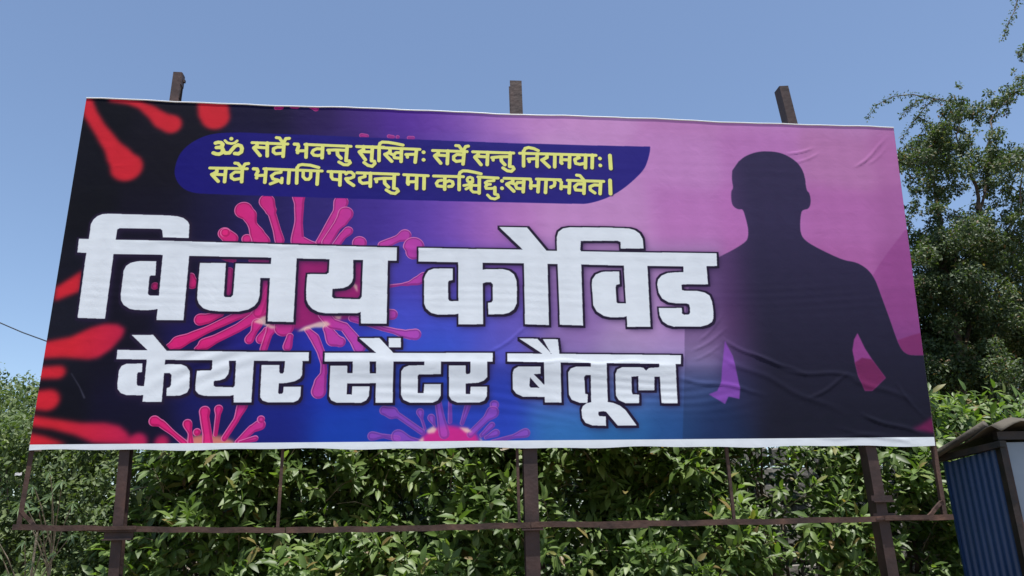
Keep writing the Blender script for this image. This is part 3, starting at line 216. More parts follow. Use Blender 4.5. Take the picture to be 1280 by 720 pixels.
GRADIENT=[[-0.006,2.439,16,16,26],[0.662,2.465,20,18,32],[1.232,2.487,22,18,52],[1.638,2.503,38,24,80],[1.933,2.514,62,34,120],[2.23,2.525,78,38,150],[2.471,2.535,96,50,158],[2.714,2.544,122,74,172],[2.959,2.554,160,100,184],[3.206,2.563,182,120,188],[3.707,2.582,186,126,188],[4.412,2.61,178,112,176],[5.068,2.635,180,112,180],[5.741,2.661,178,116,176],[6.2,2.679,174,108,168],[-0.052,2.018,18,18,28],[0.599,2.038,20,18,30],[1.266,2.058,26,20,66],[1.836,2.076,44,30,104],[2.242,2.088,68,40,140],[2.595,2.099,96,60,165],[2.953,2.109,140,90,180],[3.437,2.124,184,128,190],[4.37,2.152,180,116,182],[5.01,2.172,174,104,174],[5.665,2.192,172,106,164],[6.2,2.208,166,96,158],[-0.038,1.589,18,18,26],[0.649,1.604,20,18,34],[0.919,1.61,26,22,60],[1.301,1.618,34,28,88],[1.689,1.627,44,34,112],[2.026,1.634,60,40,140],[2.368,1.641,78,50,160],[2.598,1.647,110,66,176],[2.83,1.652,148,86,180],[3.064,1.657,176,108,184],[3.419,1.664,184,124,188],[3.9,1.675,184,124,186],[4.328,1.684,176,104,176],[4.95,1.698,174,98,172],[5.588,1.712,168,92,162],[6.173,1.725,158,86,152],[-0.026,1.18,22,22,34],[0.645,1.189,20,18,32],[1.174,1.197,30,24,84],[1.714,1.204,44,36,140],[2.265,1.212,64,54,166],[2.601,1.216,80,60,170],[3.056,1.223,110,70,165],[3.402,1.227,140,100,165],[3.871,1.234,150,110,168],[4.347,1.24,156,110,168],[4.894,1.248,166,92,162],[5.514,1.257,160,84,152],[6.148,1.265,146,74,140],[-0.023,0.845,26,26,38],[0.481,0.849,22,20,34],[0.892,0.852,28,22,76],[1.362,0.855,34,26,116],[1.841,0.859,44,40,156],[2.274,0.862,60,66,190],[2.714,0.865,62,68,190],[3.049,0.867,92,76,178],[3.502,0.87,134,96,166],[3.962,0.874,166,126,182],[4.313,0.876,160,112,176],[4.848,0.88,150,80,150],[6.074,0.889,136,66,130],[-0.013,0.629,26,26,38],[0.51,0.631,22,20,34],[0.916,0.632,26,24,84],[1.38,0.633,28,32,128],[1.747,0.634,28,44,164],[2.172,0.636,36,66,190],[2.604,0.637,44,70,190],[2.933,0.638,76,74,182],[3.378,0.639,128,100,168],[3.831,0.641,148,122,172],[4.233,0.642,150,122,178],[4.818,0.643,120,80,150],[6.026,0.647,110,60,120],[0.002,0.393,20,20,30],[0.641,0.392,22,20,44],[1.043,0.391,24,26,96],[1.553,0.39,24,34,134],[1.865,0.39,24,50,172],[2.392,0.389,30,58,172],[2.93,0.388,34,54,170],[3.368,0.387,70,90,176],[3.814,0.387,74,100,168],[4.21,0.386,56,80,140],[4.785,0.385,50,56,110],[6.034,0.383,40,40,70],[-0.0,0.114,20,20,28],[0.628,0.109,22,20,40],[1.072,0.106,26,26,82],[1.473,0.103,24,32,120],[1.931,0.1,20,56,166],[2.398,0.097,28,50,164],[2.926,0.093,34,60,180],[3.357,0.09,40,100,172],[3.794,0.086,36,92,156],[4.126,0.084,32,72,134],[4.463,0.082,30,50,100],[5.034,0.078,32,34,60],[6.001,0.071,30,30,46]]
# ---------------------------------------------------------------- the flat print on the vinyl
PX = 560.0                       # printed dots per metre of vinyl
S0, S1, T0, T1 = -0.10, 6.24, -0.10, 2.62
PW, PH = int((S1 - S0) * PX), int((T1 - T0) * PX)

def box_window(pts, pad):
    a = np.array(pts)[:, :2]
    c0 = max(0, int((a[:, 0].min() - pad - S0) * PX)); c1 = min(PW, int((a[:, 0].max() + pad - S0) * PX) + 2)
    r0 = max(0, int((a[:, 1].min() - pad - T0) * PX)); r1 = min(PH, int((a[:, 1].max() + pad - T0) * PX) + 2)
    return r0, r1, c0, c1

def fill(mask, pts, value=1.0):
    r0, r1, c0, c1 = box_window(pts, 0.01)
    if r1 <= r0 or c1 <= c0: return
    ys = T0 + (np.arange(r0, r1) + .5) / PX; xs = S0 + (np.arange(c0, c1) + .5) / PX
    n = len(pts); ins = np.zeros((r1 - r0, c1 - c0), bool)
    for i in range(n):
        (x1, y1), (x2, y2) = pts[i], pts[(i + 1) % n]
        if y1 == y2: continue
        rows = np.nonzero((ys >= min(y1, y2)) & (ys < max(y1, y2)))[0]
        if len(rows) == 0: continue
        xc = x1 + (ys[rows] - y1) * (x2 - x1) / (y2 - y1)
        ins[rows] ^= xs[None, :] < xc[:, None]
    mask[r0:r1, c0:c1][ins] = value

def limb(mask, pts, soft=0.0008):
    # a rounded limb whose radius changes from joint to joint: [(s, t, radius), ...]
    if len(pts) == 1: pts = [pts[0], pts[0]]
    pad = max(p[2] for p in pts) + .012
    r0, r1, c0, c1 = box_window(pts, pad)
    if r1 <= r0 or c1 <= c0: return
    Y, X = np.meshgrid(T0 + (np.arange(r0, r1) + .5) / PX, S0 + (np.arange(c0, c1) + .5) / PX, indexing='ij')
    best = np.full(X.shape, 9.0)
    for (ax, ay, ar), (bx, by, br) in zip(pts[:-1], pts[1:]):
        dx, dy = bx - ax, by - ay; L = dx * dx + dy * dy + 1e-12
        h = np.clip(((X - ax) * dx + (Y - ay) * dy) / L, 0, 1)
        hs = h * h * (3 - 2 * h)
        d = np.hypot(X - ax - h * dx, Y - ay - h * dy) - (ar + (br - ar) * hs)
        best = np.minimum(best, d)
    m = np.clip(.5 - best / (2 * soft), 0, 1)
    w = mask[r0:r1, c0:c1]; np.maximum(w, m, out=w)

def blur(a, sig):
    r = int(sig * PX * 3) + 1; k = np.exp(-.5 * (np.arange(-r, r + 1) / (sig * PX)) ** 2); k /= k.sum()
    for ax in (0, 1):
        n = a.shape[ax] + 2 * r
        pad = [(0, 0), (0, 0)]; pad[ax] = (r, r)
        f = np.fft.rfft(np.pad(a, pad, mode='edge'), n=n + 2 * r, axis=ax)
        g = np.fft.rfft(k, n=n + 2 * r)
        o = np.fft.irfft(f * (g[:, None] if ax == 0 else g[None, :]), n=n + 2 * r, axis=ax)
        sl = [slice(None)] * 2; sl[ax] = slice(2 * r, 2 * r + a.shape[ax]); a = o[tuple(sl)]
    return a

def grow(a, d):
    n = int(round(d * PX)); a = a.copy()
    for ax in (0, 1):
        o = a.copy()
        for k in range(1, n + 1):
            o = np.maximum(o, np.maximum(np.roll(a, k, ax), np.roll(a, -k, ax)))
        a = o
    return a

def shift(a, ds, dt):
    return np.roll(np.roll(a, int(round(ds * PX)), 1), int(round(dt * PX)), 0)

def rounder(p):
    # cut each corner twice so traced curves read as curves
    for _ in range(2):
        q = [tuple(p[0])]
        for a, b in zip(p[:-1], p[1:]):
            q += [(a[0] * .75 + b[0] * .25, a[1] * .75 + b[1] * .25), (a[0] * .25 + b[0] * .75, a[1] * .25 + b[1] * .75)]
        p = q + [tuple(p[-1])]
    return p

def make_print():
    rng = np.random.default_rng(5)
    zero = lambda: np.zeros((PH, PW), np.float32)
    # ground tone: smooth blend of the ink colours
    g = np.array(GRADIENT); gx, gy, gc = g[:, 0], g[:, 1], g[:, 2:] / 255.
    gc = gc + (gc.mean(1, keepdims=True) - gc) * .12
    q = 12; cw, ch = PW // q + 2, PH // q + 2
    X, Y = np.meshgrid(S0 + np.arange(cw) * q / PX, T0 + np.arange(ch) * q / PX)
    w = np.exp(-((X[..., None] - gx) / .19) ** 2 - ((Y[..., None] - gy) / .17) ** 2) + 1e-12
    low = (w @ gc) / w.sum(-1)[..., None]
    fx = np.arange(PW) / q; fy = np.arange(PH) / q
    ix, iy = fx.astype(int), fy.astype(int); ux, uy = (fx - ix)[None, :, None], (fy - iy)[:, None, None]
    top = low[iy][:, ix] * (1 - ux) + low[iy][:, ix + 1] * ux
    bot = low[iy + 1][:, ix] * (1 - ux) + low[iy + 1][:, ix + 1] * ux
    art = (top * (1 - uy) + bot * uy).astype(np.float32)
    SS = S0 + (np.arange(PW) + .5)[None, :] / PX; TT = T0 + (np.arange(PH) + .5)[:, None] / PX
    def lay(m, col, a=1.0):
        nonlocal art
        m = (m * a)[..., None]; col = np.asarray(col, np.float32)
        if col.ndim == 1: col = col / 255.
        art = art * (1 - m) + col * m
    # out-of-focus red arms on the left
    m = zero()
    for p in RED: limb(m, p)
    for p in REDP: fill(m, p)
    m = blur(m, .014)
    col = np.zeros((PH, PW, 3), np.float32)
    k = np.clip((SS - .15) / .55, 0, 1) * np.clip((1.1 - TT) * 4, 0, 1)
    for i, (a, b) in enumerate(((190, 172), (36, 32), (50, 80))): col[..., i] = (a + (b - a) * k) / 255.
    lay(m, col)
    # sharp magenta germ shapes, tinted towards violet on the right
    def germ(paths, a, edge, thin=False):
        for p in paths:
            m = zero()[:1]  # placeholder so every arm is laid on its own
            pad = max(x[2] for x in p) + .02; r0, r1, c0, c1 = box_window(p, pad)
            if r1 <= r0 or c1 <= c0: continue
            full = zero_cache; full[r0:r1, c0:c1] = 0
            limb(full, p); m = full[r0:r1, c0:c1].copy(); full[r0:r1, c0:c1] = 0
            s = SS[:, c0:c1]; t = TT[r0:r1]
            v = np.clip((s - .9) / 1.7, 0, 1) * .75 + np.clip((1.2 - t) / 1.2, 0, 1) * np.clip((s - 1.2) / .8, 0, 1) * .45
            v = np.clip(v, 0, 1)
            if edge > .8: v = v * 0 + .12
            c = np.stack([(196 - 58 * v) / 255. + 0 * t, (30 + 34 * v) / 255. + 0 * t, (102 + 62 * v) / 255. + 0 * t], -1)
            inner = np.zeros_like(m); n = 3
            inner = np.minimum(np.roll(m, 4, 1), np.roll(m, -4, 0))
            inner = np.minimum(inner, m); rim = np.clip(m - inner, 0, 1)
            soft_ = np.minimum(np.minimum(np.roll(m, 9, 1), np.roll(m, -9, 1)), np.minimum(np.roll(m, 9, 0), np.roll(m, -9, 0)))
            c = c * (.90 + .16 * soft_[..., None]) + np.array([.03, .02, .02]) * soft_[..., None]
            c = c + rim[..., None] * (np.array([232, 150, 196]) / 255. - c) * (.62 if edge > .4 else .3)
            al = (m * a)[..., None]
            art[r0:r1, c0:c1] = art[r0:r1, c0:c1] * (1 - al) + c * al
    zero_cache = zero()
    for kind, poly in BODY:
        m = zero(); fill(m, poly); m = blur(m, .012)
        base = {'M': (150, 32, 98), 'L': (206, 120, 104), 'M2': (190, 36, 120)}.get(kind)
        if poly[0][0] > 2.2: base = (200, 40, 128)
        lay(m, base, .92)
    germ(MAG, .93, .5); germ(MAG_LOW, .72, .3); germ(MAG_THIN, .8, .2); germ(MAG_TOP, .9, .2)
    m = zero()
    for p in BEIGE: fill(m, p)
    lay(blur(m, .006), (222, 186, 176), .85)
    # the praying man's outline on the right
    m = zero(); fill(m, ARMD); lay(blur(m, .004), (128, 56, 120), .45)
    m = zero(); fill(m, ARMM); lay(blur(m, .004), (112, 38, 84), .6)
    m = zero(); fill(m, rounder(MAN)); m = blur(m, .0025)
    mc = np.zeros((PH, PW, 3), np.float32); k = np.clip((TT - .2) / 1.5, 0, 1) + 0 * SS
    for i, (a, b) in enumerate(((29, 50), (29, 44), (42, 74))): mc[..., i] = (a + (b - a) * k) / 255.
    fade = np.clip((SS - 4.38) / .55, 0, 1); fade = fade * fade * (3 - 2 * fade)
    up = np.clip((TT - .55) / .5, 0, 1)
    al = m * np.clip(.55 + .45 * fade + 0 * TT, 0, 1) ; al = al * (1 - (1 - up) * (1 - fade) * .55)
    mc[..., 0] += (1 - fade) * up * .05; mc[..., 2] += (1 - fade) * up * .08
    al = al[..., None]; art = art * (1 - al) + mc * al
    m = zero(); fill(m, GAPL); lay(blur(m, .003), (122, 70, 160), .95)
    m = zero(); fill(m, GAPR); lay(blur(m, .003), (136, 62, 128), .95)
    m = zero(); fill(m, GAPR2); lay(blur(m, .004), (100, 36, 76), .9)
    m = zero(); fill(m, SPOT); lay(blur(m, .012), (104, 32, 74), .9)
    # dark blue lozenge behind the two lines of verse
    m = zero(); fill(m, rounder(PILL[:-4]) + PILL[-4:])
    k = np.clip((SS - .6) / 3.2, 0, 1); pc = np.zeros((PH, PW, 3), np.float32)
    for i, (a, b) in enumerate(((26, 40), (22, 34), (106, 118))): pc[..., i] = (a + (b - a) * k) / 255.
    lay(blur(m, .002), pc)
    v = zero()
    for wd, pts in STROKES: limb(v, [(x, y, wd / 2) for x, y in pts])
    lay(blur(shift(v, .008, -.008), .004), (44, 34, 48), .75)
    lay(v, (214, 213, 122))
    # the two rows of big white letters with a dark keyline and a soft dark glow
    m = zero()
    for p in ADD: fill(m, p)
    for p in SUB: fill(m, p, 0.0)
    glow = blur(shift(m, .010, -.014), .024); lay(np.clip(glow * 1.6, 0, 1), (40, 30, 58), .72)
    lay(np.clip(blur(grow(shift(m, .002, -.003), .0145), .0015), 0, 1), (34, 27, 48)); lay(np.clip(blur(m, .0012), 0, 1), (207, 211, 222))
    # unprinted vinyl along the bottom hem
    lay(((TT < .036) & (SS > -1)).astype(np.float32), (206, 210, 220))
    # faint banding of a wide printer, and scuffs
    band = 1 + .006 * np.sin(TT * 61 + 2 * np.sin(TT * 9)) + .006 * np.sin(SS * 37 + 3 * np.sin(SS * 2.3))
    art *= band[..., None]
    sc_ = zero(); limb(sc_, [(.175, .49, .002), (.24, .40, .003), (.28, .33, .005)]); lay(blur(sc_, .003), (90, 90, 110), .5)
    return np.clip(art, 0, 1)

INK_GAIN = 1.16

# ---------------------------------------------------------------- the billboard
HW = Vector((0.99484248, 0.10143198, 0.0)); NB = Vector((-0.10143198, 0.99484248, 0.0)); UP = Vector((0, 0, 1))   # along, back, up
OB = Vector((-3.03741184, 4.80581937, 0.0)); Z0 = 2.17286304
def W(s, back, z): return OB + HW * s + NB * back + UP * z
board = thing('billboard', W(3.05, .1, 0), 'large hoarding on rusty posts with a purple and blue banner in white Hindi letters', 'billboard')

def print_material():
    px = make_print()
    lin = np.where(px <= .04045, px / 12.92, ((px + .055) / 1.055) ** 2.4)
    lin = np.clip((lin - .0045) * INK_GAIN * np.array([.98, 1.0, .95]), .0012, .86)                      # reflectance of ink and vinyl
    enc = np.where(lin <= .0031308, lin * 12.92, 1.055 * lin ** (1 / 2.4) - .055)
    img = bpy.data.images.new('banner_print', PW, PH, alpha=False)
    buf = np.ones((PH, PW, 4), np.float32); buf[..., :3] = enc
    img.pixels.foreach_set(buf.ravel()); img.update(); img.pack()
    m, n, l, b = new_mat('printed_vinyl')
    t = n.new('ShaderNodeTexImage'); t.image = img; t.interpolation = 'Linear'; t.extension = 'EXTEND'
    uv = n.new('ShaderNodeUVMap'); uv.uv_map = 'print'; l.new(uv.outputs[0], t.inputs['Vector'])
    # woven grain and small creases of the vinyl
    mp = n.new('ShaderNodeMapping'); mp.inputs['Scale'].default_value = (3.0, 26, 1); l.new(uv.outputs[0], mp.inputs['Vector'])
    n1 = n.new('ShaderNodeTexNoise'); n1.inputs['Scale'].default_value = 2.0; n1.inputs['Detail'].default_value = 5; l.new(mp.outputs[0], n1.inputs['Vector'])
    mp2 = n.new('ShaderNodeMapping'); mp2.inputs['Scale'].default_value = (5.4, 2.3, 1); mp2.inputs['Rotation'].default_value = (0, 0, .5); l.new(uv.outputs[0], mp2.inputs['Vector'])
    n2 = n.new('ShaderNodeTexNoise'); n2.inputs['Scale'].default_value = 9.0; n2.inputs['Detail'].default_value = 6; n2.inputs['Distortion'].default_value = .6; l.new(mp2.outputs[0], n2.inputs['Vector'])
    w1 = n.new('ShaderNodeMath'); w1.operation = 'MULTIPLY_ADD'; w1.inputs[1].default_value = .25; l.new(n1.outputs['Fac'], w1.inputs[0]); l.new(n2.outputs['Fac'], w1.inputs[2])
    bp = n.new('ShaderNodeBump'); bp.inputs['Strength'].default_value = .35; bp.inputs['Distance'].default_value = .006; l.new(w1.outputs[0], bp.inputs['Height'])
    # dust and faint stains
    n3 = n.new('ShaderNodeTexNoise'); n3.inputs['Scale'].default_value = 5.0; n3.inputs['Detail'].default_value = 8; l.new(uv.outputs[0], n3.inputs['Vector'])
    rr = ramp(n, [(.3, (.93, .93, .94)), (.7, (1, 1, 1))]); l.new(n3.outputs['Fac'], rr.inputs[0])
    mx = n.new('ShaderNodeMixRGB'); mx.blend_type = 'MULTIPLY'; mx.inputs[0].default_value = 1; l.new(t.outputs['Color'], mx.inputs[1]); l.new(rr.outputs[0], mx.inputs[2])
    l.new(mx.outputs[0], b.inputs['Base Color']); l.new(bp.outputs[0], b.inputs['Normal'])
    b.inputs['Roughness'].default_value = .6; b.inputs['Specular IOR Level'].default_value = .10
    return m
M_PRINT = print_material()
mv, nv, lv, bv = new_mat('white_vinyl'); bv.inputs['Base Color'].default_value = (.78, .79, .81, 1); bv.inputs['Roughness'].default_value = .5

CREASES = [(4.569, 0.73, 5.007, 0.51, 0.0051, 0.0117), (5.007, 0.51, 5.554, 0.464, 0.0043, 0.013), (5.144, 0.316, 5.461, 0.482, 0.0043, 0.0104), (5.809, 0.412, 5.998, 0.115, 0.0051, 0.0091), (5.508, 0.197, 5.975, 0.032, 0.0059, 0.0117), (4.216, 0.459, 4.838, 0.345, 0.0043, 0.013), (5.447, 0.47, 5.951, 0.268, 0.0034, 0.0195), (4.387, 0.729, 4.584, 0.926, 0.0034, 0.0078), (4.327, 0.654, 4.614, 0.819, 0.0034, 0.0078), (4.332, 0.584, 4.561, 0.713, 0.0026, 0.0078), (4.759, 0.643, 5.149, 0.47, 0.0034, 0.0091), (5.788, 2.139, 6.116, 2.405, 0.0043, 0.0078), (5.898, 2.164, 6.105, 2.347, 0.0026, 0.0078), (5.239, 2.234, 5.471, 2.298, 0.0034, 0.0065), (5.3, 2.16, 5.511, 2.257, 0.0026, 0.0065), (2.889, 0.638, 3.188, 0.839, 0.0034, 0.0078), (5.145, 0.049, 5.903, 0.027, 0.0051, 0.013), (4.521, 0.614, 5.4, 0.186, 0.0034, 0.0195), (0.354, 1.418, 2.943, 1.392, 0.0017, 0.0195), (3.043, 0.571, 4.225, 0.556, 0.0026, 0.0078), (3.394, 2.606, 3.827, 2.481, 0.0026, 0.0078), (5.328, 0.103, 5.981, -0.029, 0.0034, 0.013)]
def relief(s, t):
    # how far the vinyl stands out of its plane, metres (arrays)
    d = np.zeros(np.broadcast(s, t).shape)
    for p in (0.57, 3.13, 5.5): d -= .004 * (1 - np.exp(-((s - p) / .5) ** 2)) * np.sin(np.clip(t / 2.5, 0, 1) * np.pi)
    # long horizontal roll across the second row of letters
    c = .565 + .02 * np.sin(s * 1.1) ; w = np.clip((s - 1.45) / .5, 0, 1) * np.clip((5.0 - s) / .9, 0, 1)
    up_ = np.exp(-np.clip(t - c, 0, None) / .10); dn = np.exp(-(np.clip(c - t, 0, None) / .10) ** 2)
    d += .009 * w * np.where(t > c, up_, dn)
    # tight horizontal ripples under it
    a = np.exp(-((t - .33) / .16) ** 2) * np.clip((s - 1.8) / .5, 0, 1) * np.clip((4.9 - s) / .6, 0, 1)
    d += .0011 * a * np.sin(t * (96 + 14 * np.sin(s * 1.9)) + 3.2 * np.sin(s * 2.1) + 1.3 * np.sin(s * 7 + t * 9)) * (.6 + .4 * np.sin(s * 3.7 + t * 14))
    d += .0004 * np.exp(-((t - 1.05) / .12) ** 2) * np.sin(t * 110 + 5 * np.sin(s * 1.7)) * (.5 + .5 * np.sin(s * 2.7))
    # slanting pulls on the left of the second row
    a = np.exp(-((s - .95) / .55) ** 2 - ((t - .55) / .2) ** 2)
    d += .0017 * a * np.sin((t * .86 - s * .45) * 62 + 2.5 * np.sin(s * 3.1 + t * 4)) * (.55 + .45 * np.sin(s * 6.1 - t * 9))
    for (s1, t1, s2, t2, amp, wid) in CREASES:
        dx, dy = s2 - s1, t2 - t1; L = math.hypot(dx, dy); ux, uy = dx / L, dy / L
        a = (s - s1) * ux + (t - t1) * uy; b = -(s - s1) * uy + (t - t1) * ux + .012 * np.sin(a * 13)
        env = np.clip(a / (.2 * L) + .3, 0, 1) * np.clip((L - a) / (.3 * L) + .1, 0, 1)
        d += amp * env * np.exp(-(b / wid) ** 2)
    return d

def sheet():
    nx, ny = 560, 230
    u, v = np.meshgrid(np.linspace(0, 1, nx), np.linspace(0, 1, ny))
    bl, br, tr, tl = (0.0, 0.0), (6.006, -0.024), (6.166, 2.494), (-0.028, 2.518)
    s = (bl[0] * (1 - u) + br[0] * u) * (1 - v) + (tl[0] * (1 - u) + tr[0] * u) * v
    t = (bl[1] * (1 - u) + br[1] * u) * (1 - v) + (tl[1] * (1 - u) + tr[1] * u) * v
    t = t + (.004 * np.sin(s * 5.1) + .003 * np.sin(s * 11.7)) * (1 - v) ** 8 + (.004 * np.sin(s * 3.3 + 1)) * v ** 8
    edge = np.clip(np.minimum(np.minimum(u, 1 - u) * 25, np.minimum(v, 1 - v) * 14), 0, 1) ** .6
    d = relief(s, t) * edge
    o = root_loc(board)
    P = np.array(OB)[None, None] + s[..., None] * np.array(HW) - d[..., None] * np.array(NB)
    P[..., 2] = Z0 + t; P = P.reshape(-1, 3) - np.array(o)
    idx = np.arange(nx * ny).reshape(ny, nx)
    q = np.stack([idx[:-1, :-1], idx[:-1, 1:], idx[1:, 1:], idx[1:, :-1]], -1).reshape(-1, 4)
    me = bpy.data.meshes.new('banner_sheet'); me.from_pydata(P.tolist(), [], q.tolist())
    me.polygons.foreach_set('use_smooth', np.ones(len(q), bool))
    uvl = me.uv_layers.new(name='print'); li = q.ravel()
    uu = np.stack([(s.ravel() - S0) / (S1 - S0), (t.ravel() - T0) / (T1 - T0)], -1)[li]
    uvl.data.foreach_set('uv', uu.ravel().astype(np.float32)); me.update()
    return link_mesh('banner_sheet', me, M_PRINT, board)
sheet()

# the sheet is folded back over the frame at the top and the sides
fold = Shape()
pts = []
for i in range(61):
    k = i / 60; s = -.028 + (6.166 + .028) * k; z = Z0 + 2.518 + (2.494 - 2.518) * k + .004 * math.sin(s * 3.3 + 1)
    b = .002 * math.sin(k * 47) + .0015 * math.sin(k * 113)
    pts.append((s, z + b))
n0 = 0
for s, z in pts:
    fold.v += [W(s, -.0005, z - .005), W(s, -.005, z - .002), W(s, -.005, z + .003), W(s, .004, z + .007), W(s, .055, z + .008), W(s, .062, z - .08)]
for i in range(60):
    for j in range(5): fold.f.append((i * 6 + j, (i + 1) * 6 + j, (i + 1) * 6 + j + 1, i * 6 + j + 1))
fold.build('sheet_fold', mv, board, smooth=True, label='white folded top edge of the banner')
for (sa, za, sb, zb) in ((-.028, 2.518, 0, 0), (6.166, 2.494, 6.006, -.024)):
    e = Shape(); sg = -1 if sa < 1 else 1
    for i in range(31):
        k = i / 30; s = sa + (sb - sa) * k; z = Z0 + za + (zb - za) * k
        e.v += [W(s, -.001, z), W(s + sg * .004, .012, z), W(s + sg * .003, .05, z), W(s - sg * .05, .055, z)]
    for i in range(30):
        for j in range(3): e.f.append((i * 4 + j, i * 4 + j + 1, (i + 1) * 4 + j + 1, (i + 1) * 4 + j))
    e.build('sheet_fold', mv, board, smooth=True)

rs = random.Random(11)
# three steel joists carry everything; front flange, web, back flange
def joist(path, w, dp):
    sh = Shape(); P = [W(*p) for p in path]
    box = w == .038
    prof = [(-w, 0), (w, 0), (w, .007), (.004, .009), (.004, dp - .009), (w, dp - .007), (w, dp), (-w, dp), (-w, dp - .007), (-.004, dp - .009), (-.004, .009), (-w, .007)]
    if box: prof = [(-w, 0), (w, 0), (w, dp), (-w, dp)]
    # sweep's second axis is path x side; going down the post turns it to the back
    sh.sweep(P[::-1], prof, HW)
    return sh
B0 = .020
POSTS = [[(.575, B0, 4.955), (.566, B0, 2.14), (.60, B0, 1.40), (.61, B0, 0)],
         [(3.118, B0, 4.99), (3.155, B0, 2.11), (3.155, B0, 1.36), (3.155, B0, 0)],
         [(5.305, B0, 5.035), (5.40, B0, 4.0), (5.545, B0, 2.09), (5.555, B0, 1.30), (5.57, B0, 0)]]
for p, w_, dp_ in zip(POSTS, (.031, .046, .038), (.065, .09, .095)):
    sh = joist(p, w_, dp_)
    o = sh.build('post', M_RUST, board)
# stub ends carry a torn cap plate
def plate(s, back, z, w, h, name='bracket'):
    sh = Shape(); sh.box(W(s, back, z), HW * w, NB * .006, UP * h); sh.box(W(s, back - .012, z - h), HW * w, NB * .022, UP * .005); sh.build(name, M_RUST, board)
plate(.60, .022, 1.655, .085, .022); plate(3.155, .022, 1.665, .07, .022); plate(5.56, .022, 1.80, .075, .02); plate(5.56, .022, 1.685, .08, .018)
for s, z in ((.565, 4.90),):
    sh = Shape(); sh.box(W(s + .042, B0 + .03, z), HW * .004, NB * .03, UP * .05); sh.box(W(s + .052, B0 + .04, z), HW * .008, NB * .01, UP * .01); sh.build('bracket', M_RUST, board)

LPROF = [(-.018, 0), (.018, 0), (.018, .004), (-.014, .004), (-.014, .034), (-.018, .034)]
def angle(name, a, b, width=1.0, bend=.0, mat=M_RUST_RAIL, side=None, n=14, jit=.00015):
    sh = Shape(); a, b = W(*a), W(*b); path = []
    for i in range(n + 1):
        k = i / n; p = a.lerp(b, k); p = p + UP * (bend * math.sin(k * math.pi)) + UP * (.003 * math.sin(k * 31) if abs((b - a).z) < .3 else 0) + NB * .002 * math.sin(k * 17)
        path.append(p)
    sh.sweep(path, [(u * width, w * width) for u, w in LPROF], side or UP, jit, rs)
    return sh.build(name, mat, board)
# the long bottom rail in three welded lengths, each bent a little
angle('rail', (-.015, -.006, 1.716), (1.60, -.006, 1.668), .92, -.004, n=12)
angle('rail', (1.605, -.006, 1.668), (3.14, -.006, 1.672), 1.0, -.006, n=12)
angle('rail', (3.145, -.006, 1.672), (6.035, -.006, 1.672), 1.0, -.008, n=20)
for s, z in ((.55, 1.700), (3.75, 1.650), (5.70, 1.668)):    # overlapping splice pieces
    sh = Shape(); sh.box(W(s, -.012, z), HW * .16, NB * .003, UP * .011); sh.build('splice_plate', M_RUST_RAIL, board)
# hidden frame behind the sheet, and the legs that reach down to the rail
for z in (2.48, 1.65, .85, .03): angle('rail', (.04, .024, Z0 + z), (5.96 + .06 * z, .024, Z0 + z), .80, n=12)
angle('upright', (-.004, .026, Z0 + 2.46), (.010, .016, 1.700), .82, side=HW, n=14)
angle('upright', (6.12, .026, Z0 + 2.44), (5.992, .016, 1.650), .82, side=HW, n=14)
for (s1, s2, w) in ((1.545, 1.548, .55), (3.072, 3.072, .5), (4.53, 4.508, .55)):
    angle('upright', (s1 - .02, .026, Z0 + 2.46), (s2, .022, 1.662), w, side=HW, n=14)
angle('brace', (.008, .012, 1.815), (.128, .012, 1.695), .6, side=HW, n=6)
angle('brace', (5.865, .012, 1.670), (5.995, .012, 1.775), .6, side=HW, n=6)

# ---------------------------------------------------------------- cable, scrap of paper, stake
cb = Shape(); a, m_, e = Vector((-6.6, 7.4, 4.52)), Vector((-4.40, 6.58, 3.43)), W(.61, .18, 2.66)
path = [a.lerp(m_, i / 12) - UP * .05 * math.sin(i / 12 * math.pi) for i in range(12)] + [m_.lerp(e, i / 12) for i in range(13)]
path = [Vector((-11.0, 9.0, 6.7))] + path
cb.tube(path, .0055, 6); tag(cb.build('overhead_cable', M_CORD), 'thin black cable slanting down behind the left side of the billboard', 'cable')
sc_ = Shape(); c0 = Vector((-3.38, 5.28, 2.07))
for j in range(3):
    for i in range(4): sc_.v.append(c0 + Vector((-.024 + i * .016, .004 * math.sin(i * 2), -.009 + j * .009 + .004 * (i % 2))))
for j in range(2):
    for i in range(3): sc_.f.append((j * 4 + i, j * 4 + i + 1, j * 4 + 5 + i, j * 4 + 4 + i))
tag(sc_.build('paper_scrap', M_PAPER, smooth=True), 'small white scrap caught in the leaves left of the billboard leg', 'scrap')
st_ = Shape(); st_.box((-.712, 6.05, .69), Vector((.024, 0, 0)), Vector((0, .024, 0)), UP * .69); st_.box((-.712, 6.05, 1.386), Vector((.020, 0, 0)), Vector((0, .020, 0)), UP * .006)
M_STAKE = rough_mat('weathered_grey_wood', (.20, .20, .19), (.34, .34, .33), 12, .85, .5)
tag(st_.build('stake', M_STAKE), 'pale grey stake standing in the shrubs left of the middle post', 'stake')

